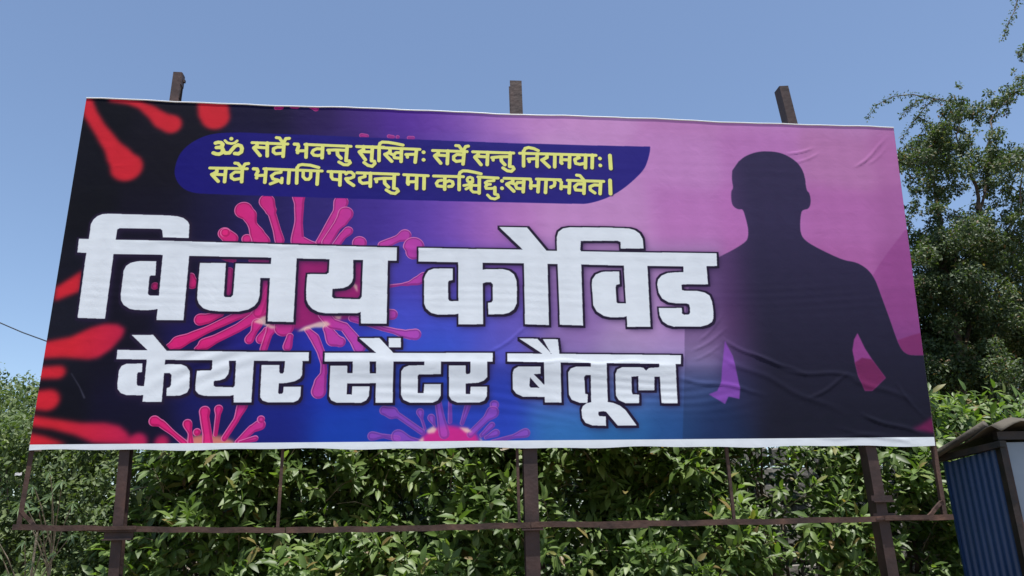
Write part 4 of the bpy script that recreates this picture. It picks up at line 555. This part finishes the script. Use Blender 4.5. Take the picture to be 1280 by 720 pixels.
# ---------------------------------------------------------------- the shed at the right edge
shed = thing('shed', Vector((4.2, 6.2, 0)), 'shed clad in dark blue corrugated sheet with brown canvas roof, right of the billboard', 'shed')
c1 = Vector((3.42, 5.50, 0)); c2 = Vector((3.25, 5.92, 0)); d = (c2 - c1); L = d.length; d.normalize(); nrm = Vector((-d.y, d.x, 0)); nrm = nrm if nrm.x < 0 else -nrm
sh = Shape(); n = 120
for i in range(n + 1):
    k = i / n * L; o = .0035 * max(-1, min(1, 1.2 * math.sin(k / .052 * 2 * math.pi)))
    for z in (0.02, 1.1, 2.13 - .06 * k / L): sh.v.append(c1 + d * k + nrm * (o - .012) + UP * z)
for i in range(n):
    for j in range(2): sh.f.append((i * 3 + j, (i + 1) * 3 + j, (i + 1) * 3 + j + 1, i * 3 + j + 1))
sh.build('corrugated_wall', M_BLUE, shed)
sh = Shape(); sh.box(c1 + Vector((.018, -.005, 1.09)), Vector((.020, 0, 0)), Vector((0, .03, 0)), UP * 1.09); sh.build('corner_post', M_DARKSTEEL, shed)
sh = Shape(); sh.box((c1 + c2) / 2 + UP * 2.128, d * (L / 2 + .05) - UP * .028, nrm * .032, UP * .022); sh.build('eaves_beam', M_DARKSTEEL, shed)
sh = Shape(); sh.box(Vector((4.22, 5.50, 2.215)), Vector((.80, 0, 0)), Vector((0, .03, 0)), UP * .028); sh.build('lintel', M_DARKSTEEL, shed)
# door leaf with pressed panels on a rusty frame, beside the corner
sh = Shape(); sh.box(Vector((3.470, 5.505, 1.09)), Vector((.010, 0, 0)), Vector((0, .022, 0)), UP * 1.085); sh.build('door_frame', M_RUST, shed)
dr = Shape(); dr.box(Vector((3.965, 5.515, 1.10)), Vector((.484, 0, 0)), Vector((0, .010, 0)), UP * 1.07); door = dr.build('door', M_PALE, shed)
for zc in (1.72, 1.10, .45):
    sh = Shape(); sh.box(Vector((3.98, 5.502, zc)), Vector((.38, 0, 0)), Vector((0, .004, 0)), UP * .24); sh.build('door_panel', M_PALE, door)
sh = Shape(); sh.tube([Vector((4.40, 5.50, 1.02)), Vector((4.40, 5.46, 1.04)), Vector((4.40, 5.46, 1.14)), Vector((4.40, 5.50, 1.16))], .006, 6); sh.build('handle', M_DARKSTEEL, door)
sh = Shape(); sh.box(Vector((4.74, 5.51, 1.09)), Vector((.28, 0, 0)), Vector((0, .012, 0)), UP * 1.09); sh.build('front_wall', M_BLUE, shed)
sh = Shape(); sh.box(Vector((5.02, 5.97, 1.09)), Vector((.012, 0, 0)), Vector((0, .46, 0)), UP * 1.09); sh.build('side_wall', M_BLUE, shed)
sh = Shape(); sh.box(Vector((4.14, 6.18, 1.04)), Vector((.89, .26, 0)), Vector((0, .012, 0)), UP * 1.04); sh.build('back_wall', M_BLUE, shed)
# slack canvas over the roof
nx, ny = 34, 30; V = []; F = []
for j in range(ny + 1):
    for i in range(nx + 1):
        u, v = i / nx, j / ny
        x = (3.385 - .22 * v) * (1 - u) + 5.12 * u; y = 5.36 * (1 - v) + (6.02 + .5 * u) * v
        z = 2.335 - .20 * v * (1 - u) - .03 * v * u + .03 * math.sin(u * 5 + 1) * u + .012 * math.sin(u * 23 + v * 5) + .012 * math.sin(v * 11 + u * 4)
        z -= .05 * max(0, 1 - u * 12); z -= .05 * max(0, 1 - v * 10)
        V.append((x, y, z))
for j in range(ny):
    for i in range(nx): a = j * (nx + 1) + i; F.append((a, a + 1, a + nx + 2, a + nx + 1))
o = mesh('roof_canvas', V, F, M_TARP, shed, smooth=True)
sm = o.modifiers.new('thickness', 'SOLIDIFY'); sm.thickness = .006
sh = Shape(); sh.tube([Vector((3.165, 5.90, 2.02)), Vector((3.165, 5.90, 2.08)), Vector((3.18, 5.88, 2.13)), Vector((3.26, 5.72, 2.20)), Vector((3.37, 5.5, 2.30))], [.012, .028, .030, .026, .03], 8); sh.build('canvas_hem', M_TARP, shed, smooth=True)

# ---------------------------------------------------------------- leaves and plants
CR = np.array(CAM_ROWS); CL = np.array(CAM_LOC)
def project(P):
    c = (P - CL) @ CR; w = -c[:, 2]
    return 640 + 950 * c[:, 0] / w, 360 - 950 * c[:, 1] / w, w

def leaf_template(width, droop, fold, segs=(0, .25, .6, 1)):
    # x along the leaf, y across, z up: midrib and two edges, folded along the midrib
    v = []; f = []
    prof = {0: 0.0, .25: .85, .6: .9, 1: 0.0, .5: 1.0}
    for t in segs:
        w = prof[t] * width / 2; z = -droop * t * t
        if t in (0, 1): v.append((t, 0, z))
        else: v += [(t, -w, z + fold * w), (t, 0, z), (t, w, z + fold * w)]
    if len(segs) == 4:
        f = [(0, 1, 2), (0, 2, 3), (1, 4, 5), (1, 5, 2), (2, 5, 6), (2, 6, 3), (4, 7, 5), (5, 7, 6)]
    else:
        f = [(0, 1, 2), (0, 2, 3), (1, 4, 2), (2, 4, 3)]
    return np.array(v), np.array(f)
T_BROAD = [leaf_template(.40, .22, .35), leaf_template(.44, .42, .25), leaf_template(.36, .10, .45)]
T_FINE = leaf_template(.5, .15, .3, (0, .5, 1))

def frames(D, N):
    # orthonormal frames from leaf direction and wished-for normal
    D = D / np.linalg.norm(D, axis=1, keepdims=True)
    Z = N - D * (N * D).sum(1, keepdims=True); Z /= np.linalg.norm(Z, axis=1, keepdims=True) + 1e-9
    Y = np.cross(Z, D); return np.stack([D, Y, Z], 1)       # rows

def scatter(name, tmpl, P, D, N, S, mat, parent, kind='stuff', label=None):
    tv, tf = tmpl; F = frames(D, N)
    V = np.einsum('vk,nkj->nvj', tv, F) * S[:, None, None] + P[:, None, :] - np.array(root_loc(parent))
    n, k = len(P), len(tv)
    faces = (tf[None] + (np.arange(n) * k)[:, None, None]).reshape(-1, 3)
    me = bpy.data.meshes.new(name)
    me.vertices.add(n * k); me.vertices.foreach_set('co', V.reshape(-1).astype(np.float32))
    me.loops.add(len(faces) * 3); me.loops.foreach_set('vertex_index', faces.reshape(-1).astype(np.int32))
    me.polygons.add(len(faces)); me.polygons.foreach_set('loop_start', (np.arange(len(faces)) * 3).astype(np.int32))
    me.polygons.foreach_set('loop_total', np.full(len(faces), 3, np.int32)) if bpy.app.version < (4, 1) else None
    me.update(calc_edges=True); me.validate()
    return link_mesh(name, me, mat, parent, kind, label)

def leaf_meshes(mat):
    out = []
    for tv, tf in T_BROAD:
        me = bpy.data.meshes.new('leaf'); me.from_pydata(tv.tolist(), [], tf.tolist()); me.materials.append(mat)
        me.polygons.foreach_set('use_smooth', [True] * len(tf)); me.update(); out.append(me)
    return out
LEAF_ME = leaf_meshes(M_LEAF)

def unit(v): return v / (np.linalg.norm(v) + 1e-9)

def shoots(rng, base, dirs, lens, pairs, size, size_var=.42, droop=.35):
    # leafy shoots: opposite leaves along each stem and a rosette at its tip
    P, D, N, S, stems = [], [], [], [], []
    for b, d, L in zip(base, dirs, lens):
        d = unit(d); side = unit(np.cross(d, rng.normal(size=3))); bend = np.array([0, 0, -rng.uniform(.0, .25)])
        pts = [b + d * L * k + bend * L * k * k for k in (0, .5, 1)]; stems.append(pts)
        for i in range(pairs):
            k = .25 + .75 * (i + .5) / pairs; c = b + d * L * k + bend * L * k * k
            ax = side if i % 2 else np.cross(d, side)
            lift = .35 + 1.1 * k * k
            for sg in (-1, 1):
                o = unit(ax * sg + d * lift + rng.normal(size=3) * .22 + np.array([0, 0, -droop * rng.uniform(.2, 1.4)]))
                P.append(c + o * .012); D.append(o); N.append(np.array([.1, -.62, 1.]) + d * .35 + rng.normal(size=3) * .38)
                S.append(size * (1 - .35 * abs(k - .6)) * rng.uniform(1 - size_var, 1 + size_var))
    return np.array(P), np.array(D), np.array(N), np.array(S), stems

def shrub(seed, cx, cy, rx, ry, h, label, n_front, n_fill, size=.110, zlow=.35):
    rng = np.random.default_rng(seed)
    root = thing('shrub', Vector((cx, cy, 0)), label, 'shrub', 'leafy shrubs behind the billboard')
    # lumps give the outline its clumps and hollows
    lumps = [(rng.uniform(-.8, .8) * rx + cx, cy + rng.uniform(-.5, .5) * ry, rng.uniform(.25, .95) * h, rng.uniform(.28, .5)) for _ in range(22)]
    base, dirs, lens = [], [], []
    while len(base) < n_front:
        a = rng.uniform(-1, 1); th = rng.uniform(-1.35, 1.35); z = rng.uniform(zlow, 1)
        out = np.array([math.sin(th), -math.cos(th), 0]); rad = 1 - .3 * z ** 3
        p = np.array([cx + out[0] * rx * rad, cy + out[1] * ry * (1.45 - 1.15 * z), z * h])
        # push by lumps
        q = sum(math.exp(-((p[0] - l[0]) ** 2 + (p[2] - l[2]) ** 2) / (.3 * l[3]) ** 2 / 2) for l in lumps)
        if rng.uniform() > .28 + .8 * q: continue
        p += out * (.28 * min(q, 1.2) - .25 + rng.normal() * .07)
        base.append(p); dirs.append(out * .95 + np.array([0, 0, rng.uniform(.3, 1.4)]) + rng.normal(size=3) * .35); lens.append(rng.uniform(.18, .40))
    P, D, N, S, stems = shoots(rng, base, dirs, lens, 6, size)
    tmpl = rng.integers(0, 3, len(P))
    # the leaves that show largest become parts of their own
    x, y, w = project(P); sc = S / w * (1 + .3 * rng.random(len(P)))
    vis = (x > 0) & (x < 1280) & (y < 722) & (y > np.where(x < 1165, 560, 470)) & (P[:, 1] < cy - ry * .1)
    order = np.argsort(-(sc * vis))[:300]; order = order[vis[order]]
    pick = np.zeros(len(P), bool); pick[order] = True
    F = frames(D, N); rl = np.array([cx, cy, 0])
    for i in order:
        o = bpy.data.objects.new('leaf', LEAF_ME[tmpl[i]]); col.objects.link(o); o.parent = root
        m = np.eye(4); m[:3, :3] = F[i].T * S[i]; m[:3, 3] = P[i] - rl; o.matrix_local = Matrix(m.tolist())
    for t in range(3):
        k = (~pick) & (tmpl == t)
        if k.sum(): scatter('leaves', T_BROAD[t], P[k], D[k], N[k], S[k], M_LEAF, root)
    # inner foliage
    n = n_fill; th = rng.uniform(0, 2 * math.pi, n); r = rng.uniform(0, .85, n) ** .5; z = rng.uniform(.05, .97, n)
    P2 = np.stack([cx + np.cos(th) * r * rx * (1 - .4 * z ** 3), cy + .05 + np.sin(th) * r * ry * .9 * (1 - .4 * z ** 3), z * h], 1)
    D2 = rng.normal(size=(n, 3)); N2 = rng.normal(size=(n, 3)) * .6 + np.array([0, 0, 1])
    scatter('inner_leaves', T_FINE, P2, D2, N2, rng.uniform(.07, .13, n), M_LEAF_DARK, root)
    # stems and twigs
    sh = Shape()
    for p in stems[::2]: sh.tube(p, [.0035, .003, .002], 3)
    sh.build('twigs', M_TWIG, root, kind='stuff')
    for k in range(7):
        sh = Shape(); a = rng.uniform(0, 6.28); tip = Vector((cx + math.cos(a) * rx * .7, cy + math.sin(a) * ry * .6, h * rng.uniform(.6, .95)))
        b = Vector((cx + math.cos(a) * .1, cy + math.sin(a) * .1, 0)); mid = b.lerp(tip, .5) + Vector((rng.normal() * .08, rng.normal() * .08, .1))
        sh.tube([b, b.lerp(mid, .5) + Vector((.02, 0, 0)), mid, mid.lerp(tip, .6), tip], [.028, .022, .017, .011, .004], 6); sh.build('branch', M_BARK, root)
    for k in range(14 if seed in (26, 27) else 6):     # bare pale twigs poking out at the front
        sh = Shape(); b = Vector((cx + rng.uniform(-.8, .8) * rx, cy - ry * .75, rng.uniform(1.3, 2.5)))
        e = b + Vector((rng.uniform(-.35, .35), -rng.uniform(.1, .3), rng.uniform(-.05, .35))); sh.tube([b, b.lerp(e, .5) + Vector((0, 0, .03)), e], [.0045, .0035, .002], 4); sh.build('bare_twig', M_TWIG, root)
    return root

SHRUBS = [
 (21, -2.42, 6.80, .68, .75, 3.0, 'broad-leaved green shrub showing just right of the left billboard post', 470, 2600),
 (22, -1.70, 6.95, .80, .80, 3.1, 'broad-leaved green shrub below the second-row word at the left, behind the thin left upright', 520, 2800),
 (23, -.62, 6.85, .75, .80, 3.0, 'bright broad-leaved shrub between the grey stake and the thin left upright', 520, 2800),
 (24, .42, 6.98, .80, .80, 3.1, 'dense broad-leaved shrub directly behind the middle billboard post', 520, 2800),
 (25, 1.40, 7.08, .75, .75, 3.0, 'shrub with large drooping leaves just right of the middle billboard post', 520, 2800),
 (26, 2.40, 7.25, .70, .75, 3.0, 'thinner shrub with dark hollows behind the thin right upright', 150, 1300),
 (27, 3.20, 7.18, .55, .70, 2.85, 'shrub with yellow-green rosettes beside the right billboard post', 310, 1500),
 (28, 4.45, 7.45, .80, .60, 2.68, 'large-leaved shrub rising above the canvas roof of the blue shed', 480, 2600)]
for a in SHRUBS: shrub(*a[:6], a[6], a[7], a[8])

def crown(rng, root, lumps, per_m3, size, mat, tmpl=T_FINE, name='crown', face=None):
    P = []
    for (x, y, z, r) in lumps:
        n = max(6, int(per_m3 * r ** 2.0)); v = rng.normal(size=(n, 3)); v /= np.linalg.norm(v, axis=1, keepdims=True)
        P.append(np.array([x, y, z]) + v * (r * rng.uniform(.25, 1.15, (n, 1)) ** .6))
    P = np.concatenate(P); D = rng.normal(size=P.shape) + np.array([0, -.3, -.25]); N = rng.normal(size=P.shape) * .7 + np.array([.1, -.7, 1.])
    S = rng.uniform(.7, 1.35, len(P)) * size
    return scatter(name, tmpl, P, D, N, S, mat, root)

def back_tree(seed, cx, cy, h, rad, label, size=.07, mat=None, nl=60, dens=2600, zmin=.12, category='tree'):
    rng = np.random.default_rng(seed); root = thing('tree', Vector((cx, cy, 0)), label, category, 'trees in the background')
    lumps = []
    for _ in range(nl):
        z = rng.uniform(zmin, 1); a = rng.uniform(0, 6.28); rr = rad * math.sqrt(rng.uniform(.05, 1)) * (1 - .55 * max(0, z - .55) / .45) 
        lumps.append((cx + math.cos(a) * rr, cy + math.sin(a) * rr, z * h, rng.uniform(.22, .42)))
    crown(rng, root, lumps, dens, size, mat or M_LEAF_DARK)
    sh = Shape(); sh.tube([(cx, cy, 0), (cx + .05, cy, h * .3), (cx - .04, cy + .05, h * .6), (cx, cy, h * .85)], [.11, .085, .06, .02], 9); sh.build('trunk', M_BARK, root, smooth=True)
    for k in range(6):
        z = h * rng.uniform(.25, .65); a = rng.uniform(0, 6.28); e = Vector((cx + math.cos(a) * rad * .75, cy + math.sin(a) * rad * .75, z + h * .22)); b = Vector((cx, cy, z))
        sh = Shape(); sh.tube([b, b.lerp(e, .5) + Vector((0, 0, .08)), e], [.04, .025, .008], 6); sh.build('limb', M_BARK, root)
    return root
back_tree(41, -7.6, 10.8, 3.95, 1.25, 'bushy green tree at the far left edge behind the cable', .06, M_LEAF_FINE, 90)
back_tree(42, -5.6, 9.6, 3.35, 1.3, 'low fine-leaved tree behind the left leg of the billboard', .06, M_LEAF_FINE, 90)
back_tree(43, -3.4, 9.2, 3.4, 1.4, 'dark tree behind the shrubs at the left billboard post', .07, M_LEAF_DARK, 70)
back_tree(44, -.9, 9.3, 3.6, 1.5, 'dark tree in the shade behind the shrubs left of the middle post', .07, M_LEAF_DARK, 70)
back_tree(45, 1.7, 9.4, 3.6, 1.5, 'dark tree in the shade behind the shrubs right of the middle post', .07, M_LEAF_DARK, 70)
back_tree(46, 6.9, 10.5, 4.6, 1.7, 'dark tree behind the blue shed at the far right', .07, M_LEAF_DARK, 90)

back_tree(47, -11.5, 14.5, 4.6, 2.0, 'dark tree far behind the one at the left edge', .09, M_LEAF_DARK, 90)
back_tree(48, -5.2, 13.5, 4.3, 2.0, 'dark tree far behind the left leg of the billboard', .09, M_LEAF_DARK, 90)
back_tree(49, -1.2, 12.4, 4.2, 2.0, 'dark tree far behind, left of the middle post', .09, M_LEAF_DARK, 100)
back_tree(50, 2.6, 12.6, 4.3, 2.0, 'dark tree far behind, between the middle and right posts', .09, M_LEAF_DARK, 100)
back_tree(56, 9.5, 14.5, 5.4, 2.3, 'dark tree far behind the blue shed', .09, M_LEAF_DARK, 100)

def fine_bush(seed, cx, cy, rx, h, label, size=.05, n=9000):
    rng = np.random.default_rng(seed); root = thing('bush', Vector((cx, cy, 0)), label, 'bush', 'fine-leaved bushes at the left')
    lumps = []
    for _ in range(70):
        a = rng.uniform(-1.5, 1.5); z = rng.uniform(.12, .97); k = 1 - .5 * max(0, z - .6) / .4
        lumps.append((cx + math.sin(a) * rx * k, cy - math.cos(a) * .55 * k + rng.uniform(-.1, .25), z * h, rng.uniform(.13, .27)))
    crown(rng, root, lumps, 5200, size, M_LEAF_FINE, name='foliage')
    P, D, N, S, stems = shoots(rng, [np.array([l[0], l[1] - l[3] * .6, l[2]]) for l in lumps[:60]], [np.array([rng.normal() * .5, -.6, .8]) for _ in range(60)], rng.uniform(.15, .3, 60), 5, .06)
    scatter('sprays', T_BROAD[0], P, D, N, S, M_LEAF_FINE, root)
    for k in range(5):
        sh = Shape(); b = Vector((cx + rng.uniform(-.2, .2), cy, 0)); e = Vector((cx + rng.uniform(-.6, .6) * rx, cy - .2, h * .85)); sh.tube([b, b.lerp(e, .5) + Vector((.05, 0, 0)), e], [.02, .014, .005], 5); sh.build('branch', M_BARK, root)
    return root
fine_bush(51, -4.95, 7.3, .75, 2.75, 'tall fine-leaved bush at the left edge of the picture')
fine_bush(52, -4.15, 6.9, .65, 2.65, 'fine-leaved bush behind the outer left leg of the billboard')
fine_bush(53, -3.45, 6.85, .60, 2.70, 'fine-leaved bush between the outer left leg and the left post')

# plants with palmate grey-green leaves low on the left
def lobed_leaf():
    v = [(0, 0, 0)]; f = []; k = 5
    for i in range(k):
        a = (i - 2) * .62; L = 1 - .16 * abs(i - 2)
        for da, rr, zz in ((-.20, .45, .03), (0, L, -.12), (.20, .45, .03)): v.append((math.cos(a + da) * rr * L, math.sin(a + da) * rr * L, zz))
        b = 1 + i * 3; f += [(0, b, b + 1), (0, b + 1, b + 2)]
    return v, f
lv_, lf_ = lobed_leaf(); LOBED = bpy.data.meshes.new('lobed_leaf'); LOBED.from_pydata(lv_, [], lf_); LOBED.materials.append(M_LEAF_LOBED); LOBED.update()
def lobed_plant(seed, bx, by, pts, label):
    rng = np.random.default_rng(seed); root = thing('palmate_plant', Vector((bx, by, 0)), label, 'plant', 'palmate-leaved plants')
    for p in pts:
        p = Vector((p[0] * .93, p[1] * .93, 1.6 + (p[2] - 1.6) * .93)); o = bpy.data.objects.new('leaf', LOBED); col.objects.link(o); o.parent = root
        D = np.array([[rng.normal() * .6, -.45, -.6 + rng.normal() * .2]]); N = np.array([[rng.normal() * .2, -.9, .9]]); F = frames(D, N)[0] * rng.uniform(.085, .12)
        m = np.eye(4); m[:3, :3] = F.T; m[:3, 3] = np.array(p) - np.array([bx, by, 0]); o.matrix_local = Matrix(m.tolist())
        sh = Shape(); b = Vector((bx, by, p.z - .45)); sh.tube([b, b.lerp(p, .6) + Vector((0, 0, .03)), p], [.005, .004, .003], 4); sh.build('leaf_stalk', M_TWIG, root)
    sh = Shape(); sh.tube([(bx, by, 0), (bx + .02, by, 1.0), (bx, by, 1.75)], [.016, .012, .007], 6); sh.build('stem', M_TWIG, root)
rr = random.Random(8)
lobed_plant(61, -3.40, 5.85, [(-3.72, 6.02, 2.05), (-3.55, 6.0, 1.97), (-3.61, 5.95, 1.87), (-3.76, 6.0, 1.93), (-3.5, 6.02, 2.08), (-3.85, 6.1, 1.9), (-3.66, 6.1, 2.16), (-3.44, 6.1, 1.92)], 'plant with grey-green palmate leaves above the left end of the rail')
lobed_plant(62, -3.44, 5.70, [(-3.61, 5.85, 1.64), (-3.80, 5.9, 1.55), (-3.40, 5.9, 1.56), (-3.52, 5.85, 1.49), (-3.9, 5.95, 1.68), (-3.7, 5.85, 1.42), (-3.3, 5.9, 1.68), (-3.45, 5.9, 1.75)], 'plant with grey-green palmate leaves below the left end of the rail')

# the ragged tree at the right, tall against the sky
CLUMPS = [(5.24, 7.8, 6.32, 0.081), (5.5, 8.16, 6.4, 0.127), (5.6, 8.53, 6.42, 0.127), (5.02, 7.89, 5.96, 0.136), (5.09, 8.25, 6.05, 0.145), (5.11, 8.62, 6.16, 0.127), (4.63, 7.98, 5.68, 0.127), (5.77, 8.35, 6.51, 0.091), (6.19, 8.71, 6.81, 0.091), (5.89, 8.07, 6.46, 0.081), (6.32, 8.44, 6.74, 0.081), (5.97, 7.8, 6.48, 0.091), (6.36, 8.16, 6.84, 0.081), (6.11, 8.53, 6.5, 0.081), (5.62, 7.89, 5.92, 0.091), (5.83, 8.25, 5.91, 0.1), (5.15, 8.62, 5.95, 0.163), (4.98, 7.98, 5.73, 0.163), (5.41, 8.35, 5.97, 0.163), (5.82, 8.71, 6.27, 0.127), (4.7, 8.07, 5.47, 0.109), (5.32, 8.44, 5.74, 0.127), (5.14, 7.8, 5.42, 0.145), (5.58, 8.16, 5.65, 0.145), (6.04, 8.53, 5.88, 0.163), (5.77, 7.89, 5.56, 0.163), (6.19, 8.25, 5.79, 0.163), (5.88, 8.62, 5.6, 0.127), (4.66, 7.98, 5.27, 0.063), (4.81, 8.35, 5.21, 0.063), (5.32, 8.71, 5.6, 0.109), (5.03, 8.07, 5.26, 0.109), (5.42, 8.44, 5.52, 0.091), (4.72, 7.8, 4.97, 0.081), (4.89, 8.16, 4.95, 0.109), (5.74, 8.53, 5.27, 0.1), (5.31, 7.89, 4.82, 0.109), (5.83, 8.25, 5.43, 0.091), (6.24, 8.62, 5.43, 0.127), (5.83, 7.98, 4.95, 0.145), (5.86, 8.35, 5.11, 0.091), (5.02, 8.71, 4.96, 0.163), (4.87, 8.07, 4.66, 0.163), (5.33, 8.44, 4.85, 0.145), (5.14, 7.8, 4.55, 0.163), (5.62, 8.16, 4.73, 0.163), (6.1, 8.53, 4.81, 0.181), (6.27, 7.89, 7.11, 0.036), (4.7, 8.25, 4.49, 0.217), (5.24, 8.62, 4.61, 0.217), (5.15, 7.98, 4.34, 0.217), (5.71, 8.35, 4.45, 0.235), (6.31, 8.71, 4.62, 0.235), (4.62, 8.07, 4.1, 0.235), (5.2, 8.44, 4.2, 0.217), (5.14, 7.8, 3.95, 0.253), (5.74, 8.16, 4.05, 0.253), (4.86, 8.53, 3.9, 0.199), (5.13, 7.89, 3.67, 0.199), (5.68, 8.25, 3.76, 0.253), (4.85, 8.62, 3.59, 0.217), (4.78, 7.98, 3.34, 0.199), (5.36, 8.35, 3.46, 0.253), (5.96, 8.71, 3.54, 0.272), (4.61, 8.07, 3.15, 0.253), (5.17, 8.44, 3.17, 0.253), (5.15, 7.8, 3.04, 0.272), (4.24, 8.16, 4.76, 0.235), (4.2, 8.53, 4.1, 0.272), (3.72, 7.89, 3.39, 0.272), (4.27, 8.25, 3.11, 0.272)]
ARCS = [[(5.56, 8.2, 6.51), (5.43, 8.2, 6.58), (5.23, 8.2, 6.63), (4.99, 8.2, 6.69), (4.75, 8.2, 6.67), (4.55, 8.2, 6.57), (4.37, 8.2, 6.36)], [(5.17, 8.2, 6.64), (5.04, 8.2, 6.6), (4.91, 8.2, 6.51), (4.79, 8.2, 6.38)], [(5.27, 8.2, 6.62), (5.13, 8.2, 6.53), (4.99, 8.2, 6.38), (4.88, 8.2, 6.25), (4.75, 8.2, 6.08)], [(4.99, 8.2, 6.38), (5.09, 8.2, 6.31), (5.18, 8.2, 6.25)], [(6.65, 8.2, 8.17), (6.51, 8.2, 7.87), (6.39, 8.2, 7.69), (6.26, 8.2, 7.45)], [(6.56, 8.2, 7.33), (6.42, 8.2, 7.26), (6.43, 8.2, 7.16)], [(4.93, 8.2, 5.9), (4.81, 8.2, 5.99), (4.67, 8.2, 5.9)], [(5.26, 8.2, 5.13), (5.1, 8.2, 5.06), (5.38, 8.2, 5.03)]]
LIMBS = [[(4.72, 8.3, 2.41), (4.96, 8.3, 3.37), (4.97, 8.3, 4.8), (5.07, 8.3, 5.41), (5.07, 8.3, 5.84), (4.82, 8.3, 5.9)], [(4.96, 8.3, 3.37), (5.53, 8.3, 4.59), (5.59, 8.3, 5.19), (5.82, 8.3, 5.82), (5.95, 8.3, 6.37), (6.22, 8.3, 6.65), (6.56, 8.3, 7.04)], [(5.59, 8.3, 5.19), (5.56, 8.3, 5.61), (5.49, 8.3, 5.99), (5.62, 8.3, 6.55)], [(5.53, 8.3, 4.59), (6.04, 8.3, 5.18), (6.23, 8.3, 5.81)]]
def tall_tree():
    rng = np.random.default_rng(77); root = thing('tree', Vector((4.75, 8.35, 0)), 'tall ragged tree with trailing sprays against the sky, right of the billboard', 'tree', 'trees in the background')
    lum = []
    for (x, y, z, r) in CLUMPS:
        lum.append((x, y, z, r * .9))
        for _ in range(5): o = rng.normal(size=3) * r * .85; lum.append((x + o[0], y + o[1] * 1.6, z + o[2], r * rng.uniform(.35, .7)))
        if z < 4.9:
            for _ in range(3): lum.append((x + rng.normal() * .25, y + rng.uniform(-.1, 1.1), z + rng.normal() * .2, r * rng.uniform(.6, 1)))
    crown(rng, root, lum, 19000, .040, M_LEAF_TREE)
    # far side and the lower body of the tree
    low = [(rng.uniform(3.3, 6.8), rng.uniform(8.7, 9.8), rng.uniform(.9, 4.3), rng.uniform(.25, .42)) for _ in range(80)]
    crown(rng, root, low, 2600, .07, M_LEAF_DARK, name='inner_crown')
    for a in LIMBS:
        P = [Vector(p) for p in a]; Q = []
        for i in range(len(P) - 1):
            for k in range(3): Q.append(P[i].lerp(P[i + 1], k / 3) + Vector((rng.normal() * .02, rng.normal() * .02, 0)))
        Q.append(P[-1]); n = len(Q); r0 = .05 if a is LIMBS[0] else .024
        sh = Shape(); sh.tube(Q, [r0 * (1 - .88 * i / (n - 1)) for i in range(n)], 7); sh.build('limb', M_BARK, root, smooth=True)
    sh = Shape(); sh.tube([(4.75, 8.35, 0), (4.80, 8.34, .8), (4.70, 8.3, 1.6), LIMBS[0][0], LIMBS[0][1]], [.13, .11, .10, .085, .06], 10); sh.build('trunk', M_BARK, root, smooth=True)
    for a in ARCS:
        P = [Vector(p) for p in a]; Q = []
        for i in range(len(P) - 1):
            for k in range(6): Q.append(P[i].lerp(P[i + 1], k / 6))
        Q.append(P[-1]); n = len(Q)
        sh = Shape(); sh.tube(Q, [.008 * (1 - .75 * i / (n - 1)) + .001 for i in range(n)], 4); sp = sh.build('spray_stem', M_BARK, root)
        LP, LD, LN = [], [], []
        for i, q in enumerate(Q):
            k = i / n
            for _ in range(9 if rng.random() < .8 else 18):
                o = rng.normal(size=3); o /= np.linalg.norm(o); LP.append(np.array(q) + o * rng.uniform(.0, .055) * (1.25 - .6 * k)); LD.append(o + np.array([0, 0, -.3])); LN.append(rng.normal(size=3) + np.array([0, -.3, 1]))
        LP = np.array(LP); scatter('spray_leaves', T_FINE, LP, np.array(LD), np.array(LN), rng.uniform(.022, .042, len(LP)), M_LEAF_TREE, sp)
tall_tree()

# low rubble wall glimpsed through the thin shrubs on the right
wr = random.Random(9); wall = thing('boundary_wall', Vector((3.3, 8.3, 0)), 'low grey stone wall glimpsed through the shrubs near the right post', 'wall')
sh = Shape(); sh.box(Vector((3.3, 8.46, 1.1)), Vector((1.1, 0, 0)), Vector((0, .10, 0)), UP * 1.1); sh.build('core', M_WALL, wall)
x0 = 2.2; z = 0.0; stones = []
BEV = []
for kk in range(3):
    me = bpy.data.meshes.new('stone'); v = []; 
    for sx in (-1, 1):
        for sz in (-1, 1): v.append((sx * .5, 0.0, sz * .5))
    for sx in (-1, 1):
        for sz in (-1, 1): v.append((sx * (.42 + wr.uniform(-.03, .03)), -.5 - wr.uniform(0, .2), sz * (.38 + wr.uniform(-.05, .05))))
    me.from_pydata(v, [], [(4, 6, 7, 5), (0, 4, 5, 1), (2, 3, 7, 6), (0, 2, 6, 4), (1, 5, 7, 3)]); me.materials.append(M_WALL); me.update(); BEV.append(me)
while z < 2.35:
    h = wr.uniform(.15, .24); x = x0 - wr.uniform(0, .2)
    while x < 4.4:
        w = wr.uniform(.2, .42); o = bpy.data.objects.new('stone', BEV[wr.randrange(3)]); col.objects.link(o); o.parent = wall
        o.location = (x + w / 2 - 3.3, .06, z + h / 2); o.scale = (w - .02, .09 * wr.uniform(.7, 1.3), h - .02); o.rotation_euler = (0, wr.uniform(-.03, .03), 0)
        x += w
    z += h
print('objects', len(bpy.data.objects), 'tris', sum(len(o.data.polygons) for o in bpy.data.objects if o.type == 'MESH'))
